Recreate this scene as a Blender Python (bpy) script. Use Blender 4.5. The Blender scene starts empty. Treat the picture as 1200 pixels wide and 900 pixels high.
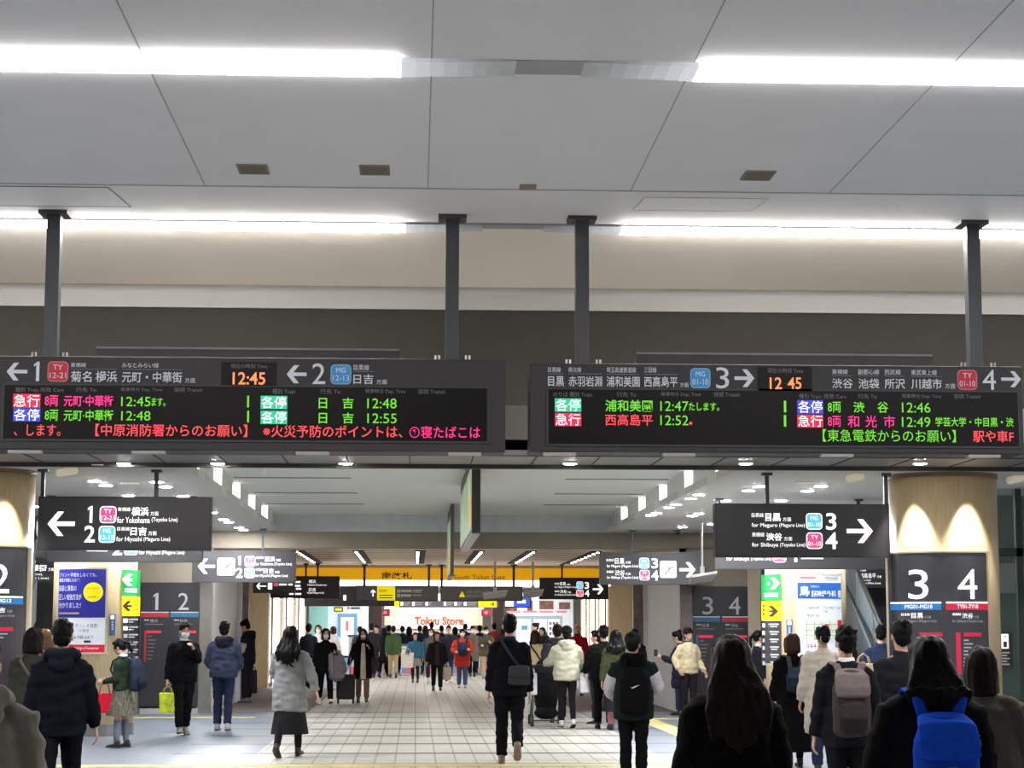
import bpy, bmesh, math, random
from mathutils import Vector, Matrix, noise
random.seed(7)
C = bpy.context.scene.collection
S = bpy.context.scene
PI = math.pi

# ------------------------------------------------------------------ camera
FPX = 2290.0
CAM = Vector((0, 0, 1.66))
_p = math.atan(283 / FPX)
_y = math.atan(113 * math.cos(_p) / FPX)
_r = 0.001
_F = Vector((math.sin(_y) * math.cos(_p), math.cos(_y) * math.cos(_p), math.sin(_p)))
_R0 = Vector((math.cos(_y), -math.sin(_y), 0))
_U0 = _R0.cross(_F)
_R = _R0 * math.cos(_r) + _U0 * math.sin(_r)
_U = _U0 * math.cos(_r) - _R0 * math.sin(_r)
cd = bpy.data.cameras.new('camera')
cd.sensor_width = 36
cd.lens = FPX / 1200 * 36
cd.clip_end = 300
cam = bpy.data.objects.new('camera', cd)
C.objects.link(cam)
cam.matrix_world = Matrix(((_R.x, _U.x, -_F.x, 0), (_R.y, _U.y, -_F.y, 0), (_R.z, _U.z, -_F.z, CAM.z), (0, 0, 0, 1)))
S.camera = cam

# ------------------------------------------------------------------ light levels and exposure
S.view_settings.view_transform = 'Standard'
S.view_settings.look = 'None'
S.view_settings.gamma = 1
S.view_settings.use_curve_mapping = False
S.view_settings.exposure = 0.0
S.cycles.use_denoising = True
S.cycles.max_bounces = 7
S.cycles.sample_clamp_indirect = 4
STRIP = 39.0       # linear ceiling strips
DOWN = 880.0      # recessed downlights
VAULT = 3.2       # glow strips painted on the bright folds of the vault
SHOP = 5.0        # lit shop fronts
SPOT = 120.0      # column spots, watts
SIGN = 1.15       # backlit lettering
w = bpy.data.worlds.new('world')
S.world = w
w.use_nodes = True
w.node_tree.nodes['Background'].inputs[0].default_value = (1.0, 0.98, 0.95, 1)
w.node_tree.nodes['Background'].inputs[1].default_value = 0.5


# ------------------------------------------------------------------ helpers
def ray(px, py):
    return _F + _R * ((px - 600) / FPX) + _U * ((450 - py) / FPX)


def at(px, py, Y):
    d = ray(px, py)
    return CAM + d * (Y / d.y)


def at_z(px, py, z):
    d = ray(px, py)
    return CAM + d * ((z - CAM.z) / d.z)


def gx(px, Y, py=790):
    return at(px, py, Y).x


def zz(py, Y, px=600):
    return at(px, py, Y).z


def ppm(px, py, Y):          # metres per photo pixel at a point
    return (at(px, py, Y) - CAM).dot(_F) / FPX


def lin(c):
    r = []
    for v in c:
        v = v / 255
        r.append(v / 12.92 if v <= .04045 else ((v + .055) / 1.055) ** 2.4)
    return (*r, 1)


_M = {}


def mat(name, rgb, rough=.6, metal=0, emit=0, var=.06, scale=6, bump=0, spec=.5, ecol=None, trans=0, alpha=1):
    key = (name, tuple(rgb), emit)
    if key in _M:
        return _M[key]
    m = bpy.data.materials.new(name)
    m.use_nodes = True
    nt = m.node_tree
    b = nt.nodes['Principled BSDF']
    b.inputs['Roughness'].default_value = rough
    b.inputs['Metallic'].default_value = metal
    b.inputs['Specular IOR Level'].default_value = spec
    tc = nt.nodes.new('ShaderNodeTexCoord')
    n = nt.nodes.new('ShaderNodeTexNoise')
    n.inputs['Scale'].default_value = scale
    n.inputs['Detail'].default_value = 3
    nt.links.new(tc.outputs['Object'], n.inputs['Vector'])
    r = nt.nodes.new('ShaderNodeValToRGB')
    c = lin(rgb)
    r.color_ramp.elements[0].position = .3
    r.color_ramp.elements[1].position = .7
    r.color_ramp.elements[0].color = (c[0] * (1 - var), c[1] * (1 - var), c[2] * (1 - var), 1)
    r.color_ramp.elements[1].color = (min(1, c[0] * (1 + var)), min(1, c[1] * (1 + var)), min(1, c[2] * (1 + var)), 1)
    nt.links.new(n.outputs['Fac'], r.inputs[0])
    nt.links.new(r.outputs[0], b.inputs['Base Color'])
    if emit:
        b.inputs['Emission Color'].default_value = lin(ecol or rgb)
        b.inputs['Emission Strength'].default_value = emit
    if trans:
        b.inputs['Transmission Weight'].default_value = trans
    if alpha < 1:
        b.inputs['Alpha'].default_value = alpha
    if bump:
        bp = nt.nodes.new('ShaderNodeBump')
        bp.inputs['Strength'].default_value = bump
        bp.inputs['Distance'].default_value = .01
        nt.links.new(n.outputs['Fac'], bp.inputs['Height'])
        nt.links.new(bp.outputs[0], b.inputs['Normal'])
    _M[key] = m
    return m


def rootloc(o):
    v = Vector((0, 0, 0))
    while o:
        v += o.location
        o = o.parent
    return v


class MB:
    def __init__(s):
        s.v = []
        s.f = []

    def quad(s, a, b, c, d):
        n = len(s.v)
        s.v += [Vector(a), Vector(b), Vector(c), Vector(d)]
        s.f.append((n, n + 1, n + 2, n + 3))
        return s

    def box(s, x0, x1, y0, y1, z0, z1):
        return s.hexa([(x0, y0, z0), (x1, y0, z0), (x1, y1, z0), (x0, y1, z0)], [(x0, y0, z1), (x1, y0, z1), (x1, y1, z1), (x0, y1, z1)])

    def hexa(s, lo, hi):
        n = len(s.v)
        k = len(lo)
        s.v += [Vector(p) for p in lo] + [Vector(p) for p in hi]
        s.f.append(tuple(range(n + k - 1, n - 1, -1)))
        s.f.append(tuple(range(n + k, n + 2 * k)))
        for i in range(k):
            j = (i + 1) % k
            s.f.append((n + i, n + j, n + k + j, n + k + i))
        return s

    def prism(s, poly, y0, y1):            # polygon in XZ, thickness along Y
        return s.hexa([(x, y0, z) for x, z in poly], [(x, y1, z) for x, z in poly])

    def cyl(s, p, r, h, n=24, r2=None):     # vertical
        r2 = r if r2 is None else r2
        a = [(p[0] + r * math.cos(2 * PI * i / n), p[1] + r * math.sin(2 * PI * i / n), p[2]) for i in range(n)]
        b = [(p[0] + r2 * math.cos(2 * PI * i / n), p[1] + r2 * math.sin(2 * PI * i / n), p[2] + h) for i in range(n)]
        return s.hexa(a, b)

    def tube(s, pts, radii, n=10, ref=Vector((1, 0, 0)), dome=.8):
        pts = [Vector(p) for p in pts]
        radii = [(r, r) if not isinstance(r, (tuple, list)) else r for r in radii]
        k = len(pts)
        rings = []
        for i in range(k):
            t = (pts[min(i + 1, k - 1)] - pts[max(i - 1, 0)])
            t = t.normalized() if t.length > 1e-9 else Vector((0, 0, 1))
            a = ref - t * ref.dot(t)
            if a.length < 1e-3:
                a = Vector((0, 1, 0)) - t * t.y
            a.normalize()
            rings.append((pts[i], a, t.cross(a), radii[i], t))
        full = []
        p, a, b, r, t = rings[0]
        if dome:
            q = min(r) * dome
            full.append((p - t * q * .85, a, b, (r[0] * .5, r[1] * .5)))
            full.append((p - t * q * .5, a, b, (r[0] * .85, r[1] * .85)))
        for p, a, b, r, t in rings:
            full.append((p, a, b, r))
        if dome:
            q = min(r) * dome
            full.append((p + t * q * .5, a, b, (r[0] * .85, r[1] * .85)))
            full.append((p + t * q * .85, a, b, (r[0] * .5, r[1] * .5)))
        n0 = len(s.v)
        for p, a, b, r in full:
            for j in range(n):
                an = 2 * PI * j / n
                s.v.append(p + a * (r[0] * math.cos(an)) + b * (r[1] * math.sin(an)))
        for i in range(len(full) - 1):
            for j in range(n):
                q = (j + 1) % n
                s.f.append((n0 + i * n + j, n0 + i * n + q, n0 + (i + 1) * n + q, n0 + (i + 1) * n + j))
        s.f.append(tuple(n0 + j for j in range(n - 1, -1, -1)))
        s.f.append(tuple(n0 + (len(full) - 1) * n + j for j in range(n)))
        return s

    def ell(s, c, rx, ry, rz, M=None, nu=14, nv=9):
        n0 = len(s.v)
        c = Vector(c)
        top = []
        for i in range(1, nv):
            th = PI * i / nv
            for j in range(nu):
                ph = 2 * PI * j / nu
                p = Vector((rx * math.sin(th) * math.cos(ph), ry * math.sin(th) * math.sin(ph), rz * math.cos(th)))
                s.v.append(c + (M @ p if M else p))
        a = len(s.v)
        p = Vector((0, 0, rz)); s.v.append(c + (M @ p if M else p))
        p = Vector((0, 0, -rz)); s.v.append(c + (M @ p if M else p))
        for i in range(nv - 2):
            for j in range(nu):
                q = (j + 1) % nu
                s.f.append((n0 + i * nu + j, n0 + (i + 1) * nu + j, n0 + (i + 1) * nu + q, n0 + i * nu + q))
        for j in range(nu):
            q = (j + 1) % nu
            s.f.append((a, n0 + j, n0 + q))
            s.f.append((a + 1, n0 + (nv - 2) * nu + q, n0 + (nv - 2) * nu + j))
        return s

    def xf(s, fn):
        s.v = [fn(v) for v in s.v]
        return s

    def build(s, name, m, parent=None, bevel=0, smooth=False, local=False):
        off = Vector((0, 0, 0)) if (local or parent is None) else rootloc(parent)
        me = bpy.data.meshes.new(name)
        me.from_pydata([tuple(v - off) for v in s.v], [], s.f)
        me.update()
        o = bpy.data.objects.new(name, me)
        C.objects.link(o)
        if parent is not None:
            o.parent = parent
        for q in (m if isinstance(m, list) else [m]):
            me.materials.append(q)
        if bevel:
            b = o.modifiers.new('bevel', 'BEVEL')
            b.width = bevel
            b.segments = 2
            b.limit_method = 'ANGLE'
        if smooth:
            me.polygons.foreach_set('use_smooth', [True] * len(me.polygons))
        return o


def tag(o, label=None, cat=None, group=None, kind=None):
    if label: o['label'] = label
    if cat: o['category'] = cat
    if group: o['group'] = group
    if kind: o['kind'] = kind
    return o


def thing(name, label, cat, loc, group=None, kind=None):
    o = bpy.data.objects.new(name, None)
    o.empty_display_size = .2
    C.objects.link(o)
    o.location = loc
    return tag(o, label, cat, group, kind)


def struct(name, mb, m, **k):
    return tag(mb.build(name, m, **k), kind='structure')


_T = {}


def glyphs(body, bold):
    if body == '1':
        return [(.42, 0), (1, 0), (1, 1), (.62, 1), (0, .86), (0, .74), (.42, .84)], [(0, 1, 2, 3, 6), (3, 4, 5, 6)]
    key = (body, bold)
    if key not in _T:
        c = bpy.data.curves.new('t', 'FONT')
        c.body = body
        c.size = 1
        c.offset = bold
        c.resolution_u = 3
        o = bpy.data.objects.new('t', c)
        C.objects.link(o)
        dg = bpy.context.evaluated_depsgraph_get()
        m = bpy.data.meshes.new_from_object(o.evaluated_get(dg))
        vs = [tuple(v.co) for v in m.vertices]
        fs = [tuple(p.vertices) for p in m.polygons]
        bpy.data.objects.remove(o)
        bpy.data.curves.remove(c)
        bpy.data.meshes.remove(m)
        x0 = min(v[0] for v in vs); x1 = max(v[0] for v in vs)
        y0 = min(v[1] for v in vs); y1 = max(v[1] for v in vs)
        _T[key] = ([((v[0] - x0) / (x1 - x0), (v[1] - y0) / (y1 - y0)) for v in vs], fs)
    return _T[key]


def rect(b, Y):            # photo box -> x0,x1,z0,z1 on the plane y=Y
    cx, cy = (b[0] + b[2]) / 2, (b[1] + b[3]) / 2
    c = at(cx, cy, Y)
    k = ppm(cx, cy, Y)
    w, h = (b[2] - b[0]) * k / 2, (b[3] - b[1]) * k / 2
    return c.x - w, c.x + w, c.z - h, c.z + h


def text(parent, body, b, Y, m, bold=.012, off=.006, wrap=None, name='lettering'):
    x0, x1, z0, z1 = rect(b, Y)
    if b[3] - b[1] < 7.5:
        bold = min(bold, .0)
    uv, fs = glyphs(body, bold)
    mb = MB()
    for u, v in uv:
        x = x0 + u * (x1 - x0)
        z = z0 + v * (z1 - z0)
        mb.v.append(Vector((x, wrap(x) - off if wrap else Y - off, z)))
    mb.f = list(fs)
    return mb.build(name, m, parent)


def plate(parent, b, Y, m, off=.004, wrap=None, name='stripe', rad=0, thick=.002):
    x0, x1, z0, z1 = rect(b, Y)
    mb = MB()
    if wrap:
        n = max(2, int((x1 - x0) / .04))
        for i in range(n):
            a = x0 + (x1 - x0) * i / n
            c = x0 + (x1 - x0) * (i + 1) / n
            mb.hexa([(a, wrap(a) - off, z0), (c, wrap(c) - off, z0), (c, wrap(c) - off + thick, z0), (a, wrap(a) - off + thick, z0)],
                    [(a, wrap(a) - off, z1), (c, wrap(c) - off, z1), (c, wrap(c) - off + thick, z1), (a, wrap(a) - off + thick, z1)])
    else:
        r = rad * min(x1 - x0, z1 - z0)
        if r:
            poly = []
            for cx, cz, a0 in ((x1 - r, z0 + r, -90), (x1 - r, z1 - r, 0), (x0 + r, z1 - r, 90), (x0 + r, z0 + r, 180)):
                for k in range(5):
                    a = math.radians(a0 + k * 22.5)
                    poly.append((cx + r * math.cos(a), cz + r * math.sin(a)))
        else:
            poly = [(x0, z0), (x1, z0), (x1, z1), (x0, z1)]
        mb.prism(poly, Y - off, Y - off + thick)
    return mb.build(name, m, parent)


def arrow(parent, b, Y, m, d='L', off=.006, st=.2, wrap=None):
    x0, x1, z0, z1 = rect(b, Y)
    wv, hv = x1 - x0, z1 - z0
    cz = (z0 + z1) / 2
    if d == 'U':
        t = wv * st
        mb = MB()
        cx = (x0 + x1) / 2
        P = [[(cx - t / 2, z0), (cx + t / 2, z0), (cx + t / 2, z1 - t * .7), (cx - t / 2, z1 - t * .7)],
             [(cx, z1), (x0, z1 - wv / 2), (x0 + t, z1 - wv / 2 - t * .2), (cx, z1 - t * 1.4)],
             [(cx, z1), (cx, z1 - t * 1.4), (x1 - t, z1 - wv / 2 - t * .2), (x1, z1 - wv / 2)]]
    else:
        t = hv * st
        q = hv / 2
        P = [[(x0 + t * .7, cz - t / 2), (x1, cz - t / 2), (x1, cz + t / 2), (x0 + t * .7, cz + t / 2)],
             [(x0, cz), (x0 + t * 1.45, cz), (x0 + q + t * .9, z1), (x0 + q - t * .5, z1)],
             [(x0, cz), (x0 + q - t * .5, z0), (x0 + q + t * .9, z0), (x0 + t * 1.45, cz)]]
        if d == 'R':
            P = [[(x0 + x1 - x, z) for x, z in p][::-1] for p in P]
    mb = MB()
    for k, p in enumerate(P):
        n = len(mb.v)
        for x, z in p:
            mb.v.append(Vector((x, (wrap(x) if wrap else Y) - off - .0004 * k, z)))
        mb.f.append(tuple(range(n, n + len(p))))
    return mb.build('arrow', m, parent)


def badge(parent, b, Y, m, border, t1, t2, tm):
    e = (b[2] - b[0]) * .06
    plate(parent, b, Y, border, off=.004, rad=.22, name='badge_border')
    plate(parent, (b[0] + e, b[1] + e, b[2] - e, b[3] - e), Y, m, off=.006, rad=.2, name='line_badge')
    h = b[3] - b[1]
    wd = b[2] - b[0]
    text(parent, t1, (b[0] + wd * .27, b[1] + h * .17, b[2] - wd * .27, b[1] + h * .42), Y, tm, .03, .009)
    text(parent, t2, (b[0] + wd * .11, b[1] + h * .55, b[2] - wd * .11, b[1] + h * .82), Y, tm, .03, .009)


# ------------------------------------------------------------------ materials of the place
WHITE = mat('ceiling_paint', (236, 235, 237), .7, var=.015, scale=2)
WARM = mat('warm_ceiling_paint', (246, 238, 228), .7, var=.015, scale=2)
DARK = mat('dark_void_paint', (42, 40, 37), .95, var=.05)
SOFF = mat('soffit_metal', (128, 128, 126), .45, metal=.3, var=.05, scale=3)
CREAM = mat('cream_wall', (214, 208, 198), .6, var=.02)
TAUPE = mat('taupe_wall', (136, 126, 112), .6, var=.03)
MAUVE = mat('mauve_stone', (128, 112, 114), .3, var=.2, scale=9)
STEEL = mat('steel', (160, 158, 156), .3, metal=.9, var=.08)
POLE = mat('dark_pole', (74, 77, 82), .45, metal=.3)
BOARD = mat('board_grey', (50, 48, 51), .55, metal=.1, var=.04)
PANEL = mat('sign_face', (64, 62, 66), .55, var=.03)
BLACK = mat('black_screen', (13, 10, 11), .4, var=.1, scale=40, spec=.2)
JOINT = mat('joint', (168, 168, 170), .8)
TXT = mat('printed_white', (206, 208, 216), .5, emit=.12)
DIM = mat('printed_dim', (120, 118, 122), .6)
LIT = mat('lit_white', (255, 255, 255), .5, emit=SIGN)
LED_G = mat('led_green', (40, 120, 10), .5, emit=1.1, ecol=(110, 205, 40))
LED_R = mat('led_red', (160, 20, 20), .5, emit=1.1, ecol=(255, 82, 88))
LED_M = mat('led_magenta', (160, 10, 80), .5, emit=1.1, ecol=(255, 50, 140))
LED_O = mat('led_orange', (180, 60, 20), .5, emit=1.2, ecol=(255, 150, 90))
LED_W = mat('led_white', (230, 230, 240), .5, emit=1.2)
BOX_R = mat('led_red_field', (150, 10, 40), .5, emit=.9, ecol=(228, 30, 72))
BOX_B = mat('led_blue_field', (20, 30, 150), .5, emit=.9, ecol=(58, 74, 208))
BOX_T = mat('led_teal_field', (20, 130, 90), .5, emit=.9, ecol=(50, 196, 142))
RED = mat('badge_red', (190, 32, 56), .5, emit=.1)
BLUE = mat('badge_blue', (52, 140, 200), .5, emit=.1)
PINKL = mat('lit_pink', (236, 70, 128), .5, emit=.75)
CYANL = mat('lit_cyan', (90, 190, 226), .5, emit=.75)
STR_B = mat('stripe_blue', (40, 120, 200), .5, emit=.45)
STR_R = mat('stripe_red', (205, 35, 70), .5, emit=.45)
GREY_T = mat('unlit_digits', (176, 176, 178), .6)
YEL = mat('sign_yellow', (240, 222, 20), .5, emit=.75)
YELF = mat('fascia_yellow', (232, 170, 14), .5, emit=.55)
GREEN = mat('sign_green', (40, 160, 84), .5, emit=.55)
DARKTX = mat('dark_print', (58, 44, 30), .6)
BULB = mat('bulb', (255, 246, 230), .5, emit=26)


def wood_mat(name, c1, c2, sx=7, sz=.5):
    m = bpy.data.materials.new(name)
    m.use_nodes = True
    nt = m.node_tree
    b = nt.nodes['Principled BSDF']
    b.inputs['Roughness'].default_value = .38
    tc = nt.nodes.new('ShaderNodeTexCoord')
    mp = nt.nodes.new('ShaderNodeMapping')
    mp.inputs['Scale'].default_value = (sx, sx, sz)
    n = nt.nodes.new('ShaderNodeTexNoise')
    n.inputs['Scale'].default_value = 6
    n.inputs['Detail'].default_value = 5
    r = nt.nodes.new('ShaderNodeValToRGB')
    r.color_ramp.elements[0].position = .35
    r.color_ramp.elements[1].position = .65
    r.color_ramp.elements[0].color = lin(c1)
    r.color_ramp.elements[1].color = lin(c2)
    nt.links.new(tc.outputs['Object'], mp.inputs[0])
    nt.links.new(mp.outputs[0], n.inputs['Vector'])
    nt.links.new(n.outputs['Fac'], r.inputs[0])
    nt.links.new(r.outputs[0], b.inputs['Base Color'])
    return m


WOOD = wood_mat('pale_wood', (220, 194, 148), (232, 210, 166))
WOODC = wood_mat('ceiling_wood', (232, 198, 152), (244, 216, 176), .6, 6)


def floor_mat():
    m = bpy.data.materials.new('station_floor')
    m.use_nodes = True
    nt = m.node_tree
    L = nt.links.new
    b = nt.nodes['Principled BSDF']
    g = nt.nodes.new('ShaderNodeNewGeometry')
    sp = nt.nodes.new('ShaderNodeSeparateXYZ')
    L(g.outputs['Position'], sp.inputs[0])

    def M(op, a, c=0.0, clamp=False):
        n = nt.nodes.new('ShaderNodeMath')
        n.operation = op
        n.use_clamp = clamp
        for i, q in enumerate((a, c)):
            if isinstance(q, (int, float)):
                n.inputs[i].default_value = q
            else:
                L(q, n.inputs[i])
        return n.outputs[0]
    X, Y = sp.outputs[0], sp.outputs[1]

    def band(v, lo, hi):
        return M('MULTIPLY', M('GREATER_THAN', v, lo), M('LESS_THAN', v, hi))

    def every(v, step, width, ph=0.0):
        return M('LESS_THAN', M('FLOORED_MODULO', M('ADD', v, ph), step), width)
    zone = band(X, -2.05, 3.15)
    joints = M('MAXIMUM', every(X, .25, .022), every(Y, .25, .03))
    bars = M('MULTIPLY', every(Y, 2.02, .22, .35), band(X, -3.15, 4.15))
    bars = M('MULTIPLY', bars, M('LESS_THAN', Y, 40.0))
    barw = M('MULTIPLY', every(Y, 1.0, .05, .35), zone)
    sidej = M('MAXIMUM', every(X, .6, .008), every(Y, .6, .012))
    side_far = M('MULTIPLY', band(Y, 38.3, 52.5), M('SUBTRACT', 1.0, zone))
    nz = nt.nodes.new('ShaderNodeTexNoise')
    nz.inputs['Scale'].default_value = .35
    nz.inputs['Detail'].default_value = 4
    L(g.outputs['Position'], nz.inputs['Vector'])
    # per tile tint
    wn = nt.nodes.new('ShaderNodeTexWhiteNoise')
    wn.noise_dimensions = '2D'
    cmb = nt.nodes.new('ShaderNodeCombineXYZ')
    L(M('FLOOR', M('DIVIDE', X, .25)), cmb.inputs[0])
    L(M('FLOOR', M('DIVIDE', Y, .25)), cmb.inputs[1])
    L(cmb.outputs[0], wn.inputs['Vector'])

    def mix(f, a, c):
        n = nt.nodes.new('ShaderNodeMix')
        n.data_type = 'RGBA'
        L(f, n.inputs[0]) if not isinstance(f, (int, float)) else None
        if isinstance(f, (int, float)): n.inputs[0].default_value = f
        for i, q in ((6, a), (7, c)):
            if isinstance(q, tuple):
                n.inputs[i].default_value = q
            else:
                L(q, n.inputs[i])
        return n.outputs[2]
    tile = mix(M('MULTIPLY', wn.outputs[0], .45), lin((196, 193, 184)), lin((176, 173, 166)))
    tile = mix(M('MULTIPLY', joints, .75), tile, lin((104, 102, 98)))
    side = mix(nz.outputs[0], lin((106, 116, 128)), lin((120, 130, 142)))
    side = mix(M('MULTIPLY', sidej, .35), side, lin((110, 112, 118)))
    side = mix(side_far, side, lin((126, 116, 114)))
    col = mix(zone, side, tile)
    col = mix(M('MULTIPLY', barw, .4), col, lin((120, 118, 112)))
    col = mix(bars, col, lin((50, 52, 60)))
    L(col, b.inputs['Base Color'])
    rg = M('ADD', M('MULTIPLY', nz.outputs[0], .06), .34)
    rg = M('ADD', rg, M('MULTIPLY', side_far, .5))
    L(rg, b.inputs['Roughness'])
    return m


# ------------------------------------------------------------------ the setting: floor and ceilings
XL, XR = -13.0, 14.0
struct('wall_light_block', MB().box(XL, XR, -8.2, -8, 0, 5.9), mat('rear_wall', (150, 148, 146), .8))  # unseen wall, added to block world light from behind the camera
struct('floor', MB().box(XL, XR, -8, 90, -.1, 0), floor_mat())

HS = 5.54
prof = [(-8, HS), (17.15, HS)]
mb = MB()
mb.hexa([(XL, -8, HS), (XR, -8, HS), (XR, 17.15, HS), (XL, 17.15, HS)], [(XL, -8, HS + .3), (XR, -8, HS + .3), (XR, 17.15, HS + .3), (XL, 17.15, HS + .3)])
struct('ceiling', mb, WHITE)


def profile(name, pts, m, t=.06, x0=XL, x1=XR):
    mb = MB()
    for (y0, z0), (y1, z1) in zip(pts, pts[1:]):
        d = Vector((0, y1 - y0, z1 - z0)).normalized()
        n = Vector((0, -d.z, d.y)) * t
        mb.hexa([(x0, y0, z0), (x1, y0, z0), (x1, y1, z1), (x0, y1, z1)],
                [(x0, y0 + n.y, z0 + n.z), (x1, y0 + n.y, z0 + n.z), (x1, y1 + n.y, z1 + n.z), (x0, y1 + n.y, z1 + n.z)])
    return struct(name, mb, m)


profile('ceiling_slope', [(17.17, HS + .005), (20.0, 5.80)], WHITE)
profile('ceiling_descent', [(20.0, 5.80), (22.45, 5.57)], WARM)
curve = [(22.45 + .12 * math.sin(a), 5.50 + .07 * math.cos(a)) for a in [i * PI / 10 for i in range(0, 6)]]
profile('ceiling_fascia', [(22.45, 5.57)] + curve + [(22.57, 5.325)], mat('fascia_paint', (148, 146, 144), .7, var=.015))
struct('wall_upper', MB().box(XL, XR, 22.62, 22.75, 3.5, 5.42), DARK)
struct('wall_soffit_front', MB().box(XL, XR, 20.04, 20.12, 3.46, zz(475, 20.04)), mat('fascia_grey', (150, 148, 144), .5, var=.04, scale=2))
# panel joints in the upper ceiling
for k, (xa, w_) in enumerate(((-6.2, .012), (-4.1, .012), (-1.9, .012), (.08, .010), (1.9, .010), (3.7, .010), (6.2, .012))):
    tag(MB().box(xa, xa + w_, 4, 17.15, HS - .003, HS + .01).build('trim_joint', JOINT), kind='structure')
tag(MB().box(XL, XR, 17.13, 17.17, HS - .004, HS + .01).build('trim_joint', JOINT), kind='structure')

# low soffit in front of the vault
HL = 3.44
struct('ceiling_soffit', MB().box(XL, XR, 20.04, 22.0, HL + .02, HL + .12), SOFF)
mb = MB()
for i in range(40):
    x = XL + i * .68
    mb.box(x, x + .015, 20.1, 21.95, HL + .012, HL + .03)
mb.box(XL, XR, 20.75, 20.77, HL + .012, HL + .03)
struct('trim_soffit_joints', mb, mat('soffit_joint', (66, 64, 62), .8))
struct('trim_soffit_edge', MB().box(XL, XR, 21.95, 22.05, HL - .025, HL + .2), mat('soffit_edge', (58, 54, 52), .6))
# wings and vault
VL, VR = -2.64, 3.68
WING = mat('wing_ceiling', (224, 222, 218), .65, var=.015)
struct('ceiling_wing_left', MB().box(XL, VL, 22.05, 37.6, HL, HL + .1), WING)
struct('ceiling_wing_right', MB().box(VR, XR, 22.05, 37.6, HL, HL + .1), WING)
HV = 3.77
VLT = mat('vault_ceiling', (240, 242, 238), .65, var=.015)
struct('ceiling_vault', MB().box(VL - .6, VR + .6, 21.5, 37.9, HV, HV + .1), VLT)
FOLD_GLOW = mat('vault_fold_glow', (255, 255, 255), .5, emit=VAULT)  # glow painted in for the bright wall folds, no lamp known there
zb = [at_z(px, py, HL).y for px, py in ((820, 580), (791, 593), (766, 605), (744.5, 615), (727, 624.5))]
pitch = (zb[-1] - zb[0]) / 4
for side, xw, sg in (('left', VL, -1), ('right', VR, 1)):
    mb = MB()
    lights = []
    k = -3
    while True:
        y1 = zb[0] + k * pitch
        y0 = y1 - pitch
        k += 1
        if y0 > 37.5: break
        a, b = max(y0, 22.06), min(y1, 37.58)
        if b <= a: continue
        pts = []
        n = 8
        for i in range(n + 1):
            u = i / n
            yy = a + (b - a) * u
            uu = (yy - y0) / (y1 - y0)
            pts.append((xw + sg * (.11 * uu ** 2.0 - .007), yy))
        for (xa, ya), (xb, yb) in zip(pts, pts[1:]):
            mb.hexa([(xa, ya, HL + .006), (xb, yb, HL + .006), (xb + sg * .05, yb, HL + .006), (xa + sg * .05, ya, HL + .006)],
                    [(xa, ya, HV), (xb, yb, HV), (xb + sg * .05, yb, HV), (xa + sg * .05, ya, HV)])
        if 22.1 < y1 < 37.5:
            lights.append(y1)
    struct('wall_vault_' + side, mb, VLT)
    for i, y1 in enumerate(lights):
        x0 = xw + sg * .005
        x1 = xw + sg * .10
        o = MB().box(min(x0, x1), max(x0, x1), y1 - .03, y1 - .004, HL + .01, HV - .01).build('fold_glow', FOLD_GLOW)
        tag(o, 'added glow strip in the scalloped %s side of the vault, %s from the front' % (side, ['first', 'second', 'third', 'fourth', 'fifth', 'sixth', 'seventh'][i]), 'light', 'glow strips on the vault folds')
# dark linear slots in the vault ceiling
slots = []
for i, py in enumerate((560, 577.5, 590.5, 603)):
    Y = at_z(400, py, HV).y
    xl1 = at(411 + i * 8, py, Y).x
    xr0 = at(663 - i * 13, py, Y).x
    for sd, xa, xb in (('left', VL + .02, xl1), ('right', xr0, VR - .02)):
        o = MB().box(xa, xb, Y - .06, Y + .06, HV - .006, HV + .02).build('linear_vent', mat('slot_grey', (112, 112, 110), .7))
        tag(o, 'dark linear air slot on the %s side of the vault, %s from the front' % (sd, ['first', 'second', 'third', 'fourth'][i]), 'vent', 'linear slots of the vault')
struct('trim_vault_end', MB().box(VL - .2, VR + .2, 37.58, 37.7, HL, HV), mat('vault_end_white', (214, 220, 226), .6))

# bulkhead and wood ceiling beyond
ZB = zz(643, 37.6)
struct('wall_bulkhead', MB().box(XL, XR, 37.6, 37.75, ZB, HL + .0), TAUPE)
YF = 48.4
ZF = zz(663, YF)
struct('ceiling_wood', MB().box(-9, 9, 37.76, YF, ZB, ZB + .1), WOODC)
mb = MB()
for i in range(9):
    mb.box(-9, 9, 38.6 + i * 1.2, 38.62 + i * 1.2, ZB - .003, ZB + .01)
struct('trim_wood_joints', mb, mat('wood_joint', (120, 98, 74), .8))
for i, (px, nm) in enumerate(((361, 'far left'), (425, 'left of the gate name'), (492, 'middle'), (556, 'right of the middle'), (613, 'above the round-cornered monitor'), (684, 'far right'))):
    X = at(px, 652, 1.0).x / (at(px, 652, 1.0).z - CAM.z) * (ZB - CAM.z)
    t = thing('trough_light', 'black recessed trough of small lamps in the wood ceiling, %s of the row' % ['leftmost', 'second from left', 'third from left', 'third from right', 'second from right', 'rightmost'][i], 'light', (X, 42, ZB), 'lamp troughs in the wood ceiling')
    MB().box(X - .11, X + .11, 38.6, 46.6, ZB - .014, ZB - .001).build('trough', mat('trough_black', (34, 30, 28), .7), t)
    sgn = 1 if px > 492 else -1
    for k in range(8):
        MB().box(X + sgn * .05 - .025, X + sgn * .05 + .025, 39.0 + k * .92, 39.07 + k * .92, ZB - .03, ZB - .0141).build('lamp', BULB, t)

# ------------------------------------------------------------------ linear ceiling lights
TUBE = mat('strip_diffuser', (255, 255, 255), .5, emit=STRIP, ecol=(255, 250, 246))
GAPM = mat('strip_channel', (158, 160, 164), .45, metal=.2)


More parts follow.
